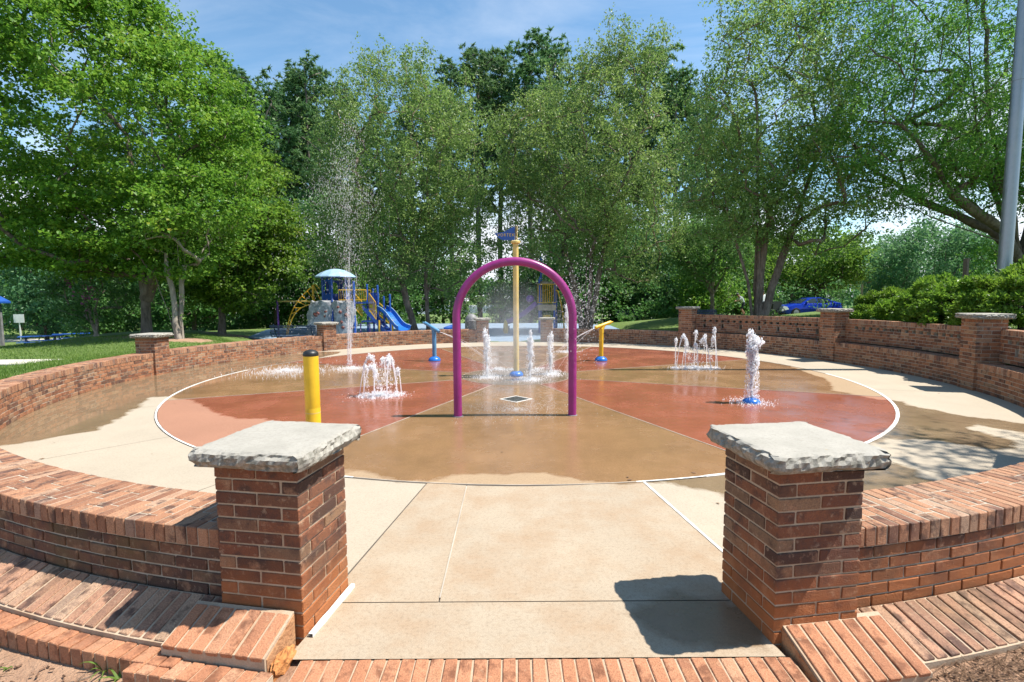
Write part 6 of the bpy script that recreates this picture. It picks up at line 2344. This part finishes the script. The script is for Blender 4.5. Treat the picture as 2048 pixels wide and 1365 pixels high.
# ------------------------------------------------------------------ people
def person(loc_, rz, label, J, shirt, legs, seed, bare_legs=True):
    """J: joints of the pose; one continuous skinned body, coloured by region"""
    T = empty('person', loc_, rz, label, 'person')
    names = list(J)
    idx = {n: i for i, n in enumerate(names)}
    edges = [('hip', 'belly'), ('belly', 'chest'), ('chest', 'neck'), ('neck', 'head'), ('head', 'crown'), ('chest', 'sh_l'), ('sh_l', 'el_l'), ('el_l', 'ha_l'), ('chest', 'sh_r'), ('sh_r', 'el_r'), ('el_r', 'ha_r'),
             ('hip', 'th_l'), ('th_l', 'kn_l'), ('kn_l', 'an_l'), ('an_l', 'to_l'), ('hip', 'th_r'), ('th_r', 'kn_r'), ('kn_r', 'an_r'), ('an_r', 'to_r')]
    rad = dict(hip=(.15, .12), belly=(.145, .11), chest=(.17, .12), neck=(.058, .058), head=(.095, .10), crown=(.075, .08), sh_l=(.07, .07), sh_r=(.07, .07), el_l=(.045, .045), el_r=(.045, .045), ha_l=(.038, .03), ha_r=(.038, .03),
               th_l=(.10, .10), th_r=(.10, .10), kn_l=(.065, .065), kn_r=(.065, .065), an_l=(.045, .045), an_r=(.045, .045), to_l=(.045, .03), to_r=(.045, .03))
    me = bpy.data.meshes.new('body')
    me.from_pydata([J[n] for n in names], [(idx[a], idx[b]) for a, b in edges], [])
    ob = bpy.data.objects.new('body', me); col.objects.link(ob)
    md = ob.modifiers.new('skin', 'SKIN')
    for n in names:
        sv = me.skin_vertices[0].data[idx[n]]; sv.radius = rad[n]; sv.use_root = n == 'hip'
    ss = ob.modifiers.new('sub', 'SUBSURF'); ss.levels = 2; ss.render_levels = 2
    bpy.context.view_layer.update()
    m2 = bpy.data.meshes.new_from_object(ob.evaluated_get(bpy.context.evaluated_depsgraph_get()))
    bpy.data.objects.remove(ob)
    m2.materials.clear()
    for m in (M['skin'], M[shirt], M[legs], M['black']): m2.materials.append(m)
    jn = {n: Vector(p) for n, p in J.items()}

    def dseg(p, a, b):
        a, b = jn[a], jn[b]; d = b - a
        t = max(0, min(1, (p - a).dot(d) / d.length_squared)); return (p - a - d * t).length, t
    for f in m2.polygons:
        c = f.center
        best = min(((dseg(c, a, b), a, b) for a, b in edges), key=lambda e: e[0][0])
        (dd, t), a, b = best
        mi = 0
        if a in ('belly', 'hip') and b in ('belly', 'chest'): mi = 1
        if (a, b) == ('chest', 'neck') and t < .55: mi = 1
        if b.startswith('sh_') or (a.startswith('sh_') and t < .75): mi = 1
        if b.startswith('th_') or (a.startswith('th_')): mi = 2
        if (a, b) == ('hip', 'belly') and t < .3: mi = 2
        if a.startswith('kn_') and not bare_legs: mi = 2
        if a.startswith('an_'): mi = 3
        f.material_index = mi; f.use_smooth = True
    bo_ = link('body', m2, T)
    hr = MB().lathe([(.098 * math.cos(t), .105 * math.sin(t)) for t in np.linspace(-.15, 1.5, 7)], (0, .012, 0), 14)
    hc = jn['head'].lerp(jn['crown'], .5)
    hr.v = [(v[0] + hc.x, v[1] + hc.y, v[2] + hc.z + .01) for v in hr.v]
    hr.build('hair', M['black'], T, True)
    MB().lathe([(.012, -.02), (.016, 0), (.006, .03)], (hc.x, hc.y - .105, hc.z - .05), 8).build('nose', M['skin'], T, True)
    return T


stand = dict(hip=(0, 0, .94), belly=(0, 0, 1.10), chest=(0, 0, 1.32), neck=(0, 0, 1.50), head=(0, -.02, 1.62), crown=(0, -.02, 1.70), sh_l=(-.19, 0, 1.41), el_l=(-.25, .02, 1.14), ha_l=(-.24, -.10, .92), sh_r=(.19, 0, 1.41), el_r=(.25, .02, 1.14), ha_r=(.24, -.10, .92),
             th_l=(-.10, 0, .86), kn_l=(-.11, -.03, .49), an_l=(-.12, .02, .09), to_l=(-.13, -.14, .04), th_r=(.10, 0, .86), kn_r=(.11, -.02, .49), an_r=(.12, .03, .09), to_r=(.13, -.13, .04))
lean = dict(hip=(.05, 0, .86), belly=(-.02, 0, 1.02), chest=(-.16, 0, 1.20), neck=(-.28, 0, 1.33), head=(-.36, 0, 1.42), crown=(-.40, 0, 1.50), sh_l=(-.17, -.19, 1.27), el_l=(-.34, -.22, 1.05), ha_l=(-.52, -.14, .98), sh_r=(-.17, .19, 1.27), el_r=(-.34, .22, 1.05), ha_r=(-.52, .14, .98),
            th_l=(.04, -.10, .80), kn_l=(-.16, -.11, .50), an_l=(.02, -.11, .09), to_l=(-.14, -.12, .04), th_r=(.06, .10, .80), kn_r=(-.02, .11, .46), an_r=(.22, .11, .12), to_r=(.08, .11, .05))
person(at_ground(15.9, 34.5, 0), 0, 'person in a white shirt and dark shorts bending forward left of the birch stems', lean, 'shirt', 'dark_cloth', 1)
person(at_ground(17.4, 34.8, 0), R_(25), 'person in a white shirt and dark trousers standing between the birch stems and the stroller', stand, 'shirt', 'dark_cloth', 2, False)
person(at_ground(22.3, 40.0, 0), R_(-10), 'person in dark maroon standing behind the blue car', stand, 'maroon_cloth', 'dark_cloth', 3, False)

stl = empty('stroller', at_ground(18.35, 34.9, 0), R_(10), 'black stroller with a white cover in front of the blue car', 'stroller')
for x, r_ in ((.32, .26), (-.30, .20)):
    for s in (-.24, .24):
        tw_ = MB()
        tw_.tube([(x + r_ * math.cos(t), s, r_ + .012 + r_ * math.sin(t)) for t in np.linspace(0, 2 * math.pi, 25)], .02, 6, False)
        for q in range(5):
            t = q * 1.2566
            tw_.tube([(x, s, r_ + .012), (x + r_ * math.cos(t), s, r_ + .012 + r_ * math.sin(t))], .006, 5)
        tw_.build('wheel', M['black'], stl, True)
MB().tube([(-.30, -.22, .22), (.1, -.22, .55), (.55, -.22, 1.02), (.55, .22, 1.02), (.1, .22, .55), (-.30, .22, .22)], .016, 8).build('frame', M['black'], stl, True)
MB().prism([(-.35, .45), (.10, .38), (.38, .80), (.30, .98), (-.05, .98), (-.28, .80)], -.20, .20, 'y').build('seat', M['black'], stl)
MB().prism([(.34, .30), (.95, .42), (.80, .60), (.52, .66)], -.19, .19, 'y').build('cover', M['white'], stl)

# ------------------------------------------------------------------ small things on the ground near the camera
def weed(x, y, n, L, label, seed):
    rr = np.random.default_rng(seed)
    T = empty('weed', at_ground(x, y, -.004), 0, label, 'weed', 'weeds in the bare soil')
    for i in range(n):
        a = rr.uniform(0, 6.28); l = L * rr.uniform(.6, 1.15); w = .006
        dx, dy = math.cos(a), math.sin(a)
        V, F = [], []
        for k in range(6):
            t = k / 5
            p = (dx * l * t * .75, dy * l * t * .75, l * (1.0 * t - .72 * t * t))
            ww = w * (1 - t) ** .6 + .0004
            V += [(p[0] - dy * ww, p[1] + dx * ww, p[2]), (p[0], p[1], p[2] - .0015), (p[0] + dy * ww, p[1] - dx * ww, p[2])]
        for k in range(5):
            b0 = k * 3
            F += [(b0, b0 + 1, b0 + 4, b0 + 3), (b0 + 1, b0 + 2, b0 + 5, b0 + 4)]
        mb = MB(); mb.add(V, F); mb.build('leaf', M['grass'], T)
    return T


weed(-1.92, 2.22, 9, .15, 'grassy weed with arching blades against the brick curb, left of the sloping step', 1)
weed(-1.83, 2.17, 7, .11, 'smaller grassy weed right next to the arching one at the curb', 2)
weed(-2.62, 2.42, 7, .09, 'low weed at the far left of the bare soil', 3)
weed(-2.42, 2.25, 6, .06, 'tiny weed in the middle of the bare soil', 4)
weed(-2.30, 2.10, 8, .05, 'tiny tuft of grass near the bottom left corner', 5)
weed(-2.05, 2.02, 6, .045, 'sprig in the soil near the bottom edge', 6)


def litter(name, n, fn, Lr, w, mat, seed):
    rr = np.random.default_rng(seed)
    x, y = fn(rr, n)
    z = ground_z(x, y)
    a = rr.uniform(0, 6.28, n); L = rr.uniform(*Lr, n)
    d = np.stack([np.cos(a) * L / 2, np.sin(a) * L / 2, rr.normal(0, .06, n) * L], 1)
    s = np.stack([-np.sin(a), np.cos(a), np.zeros(n)], 1) * w
    p = np.stack([x, y, z + .006 + .012 * rr.random(n)], 1)
    up = np.array([0, 0, w * 1.2])
    V = np.stack([p - d - s, p - d + s, p - d + up, p + d - s, p + d + s, p + d + up], 1).reshape(-1, 3)
    b0 = np.arange(n)[:, None] * 6
    F = np.concatenate([b0 + [0, 1, 4, 3], b0 + [1, 2, 5, 4], b0 + [2, 0, 3, 5]], 0)
    o = link(name, np_mesh(name, V, F, mat))
    return tag(o, kind='stuff')


def near_right(rr, n):
    a = np.radians(10.5 + 26 * rr.random(n)); q = 9.0 + .85 * rr.random(n) ** .9
    return CX + q * np.sin(a), CY - q * np.cos(a)


def near_left(rr, n):
    a = np.radians(-36 + 24 * rr.random(n)); q = 9.09 + .8 * rr.random(n)
    return CX + q * np.sin(a), CY - q * np.cos(a)


litter('pine_straw', 6500, near_right, (.06, .20), .0013, M['straw'], 101)
litter('pine_straw', 380, near_left, (.03, .12), .0014, M['straw'], 102)
litter('leaf_litter', 900, near_right, (.012, .03), .006, M['straw'], 103)
litter('leaf_litter', 700, near_left, (.010, .026), .005, M['straw'], 104)


def pad_litter(rr, n):
    a = rr.uniform(0, 6.28, n); q = 7.9 * np.sqrt(rr.random(n))
    return CX + q * np.sin(a), CY - q * np.cos(a)


def litter_flat(name, n, fn, mat, seed):
    """small fallen leaves lying on the paving"""
    rr = np.random.default_rng(seed)
    x, y = fn(rr, n)
    P = np.stack([x, y, np.full(n, .007)], 1)
    V, F = leaf_quads(P, .035, rr, .55, 6.0, .05)
    V[:, 2] = np.maximum(V[:, 2] * .25, .0065)
    return tag(link(name, np_mesh(name, V, F, mat)), kind='stuff')


litter_flat('leaf_litter', 120, pad_litter, M['straw'], 105)


def twig(x, y, rz, L, label, seed):
    rr = np.random.default_rng(seed)
    T = empty('twig', at_ground(x, y, .008), rz, label, 'twig', 'twigs on the ground')
    pts = [(-L / 2 + L * t, .02 * math.sin(t * 5 + seed), .002 * rr.normal()) for t in np.linspace(0, 1, 9)]
    MB().tube(pts, [.0035 - .002 * i / 9 for i in range(9)], 6).build('stick', M['bark'], T, True)
    MB().tube([pts[5], (pts[5][0] + .05, pts[5][1] + .04, .006)], [.002, .001], 5).build('side_shoot', M['bark'], T, True)


twig(-2.05, 2.14, R_(38), .30, 'thin curved twig on the soil below the weeds', 1)
twig(-2.55, 2.30, R_(-60), .14, 'short dark twig on the soil at the left edge', 2)
twig(2.72, 2.02, R_(20), .30, 'long bare twig on the pine straw', 3)
twig(2.45, 1.98, R_(70), .22, 'forked twig beside the right sloping step', 4)
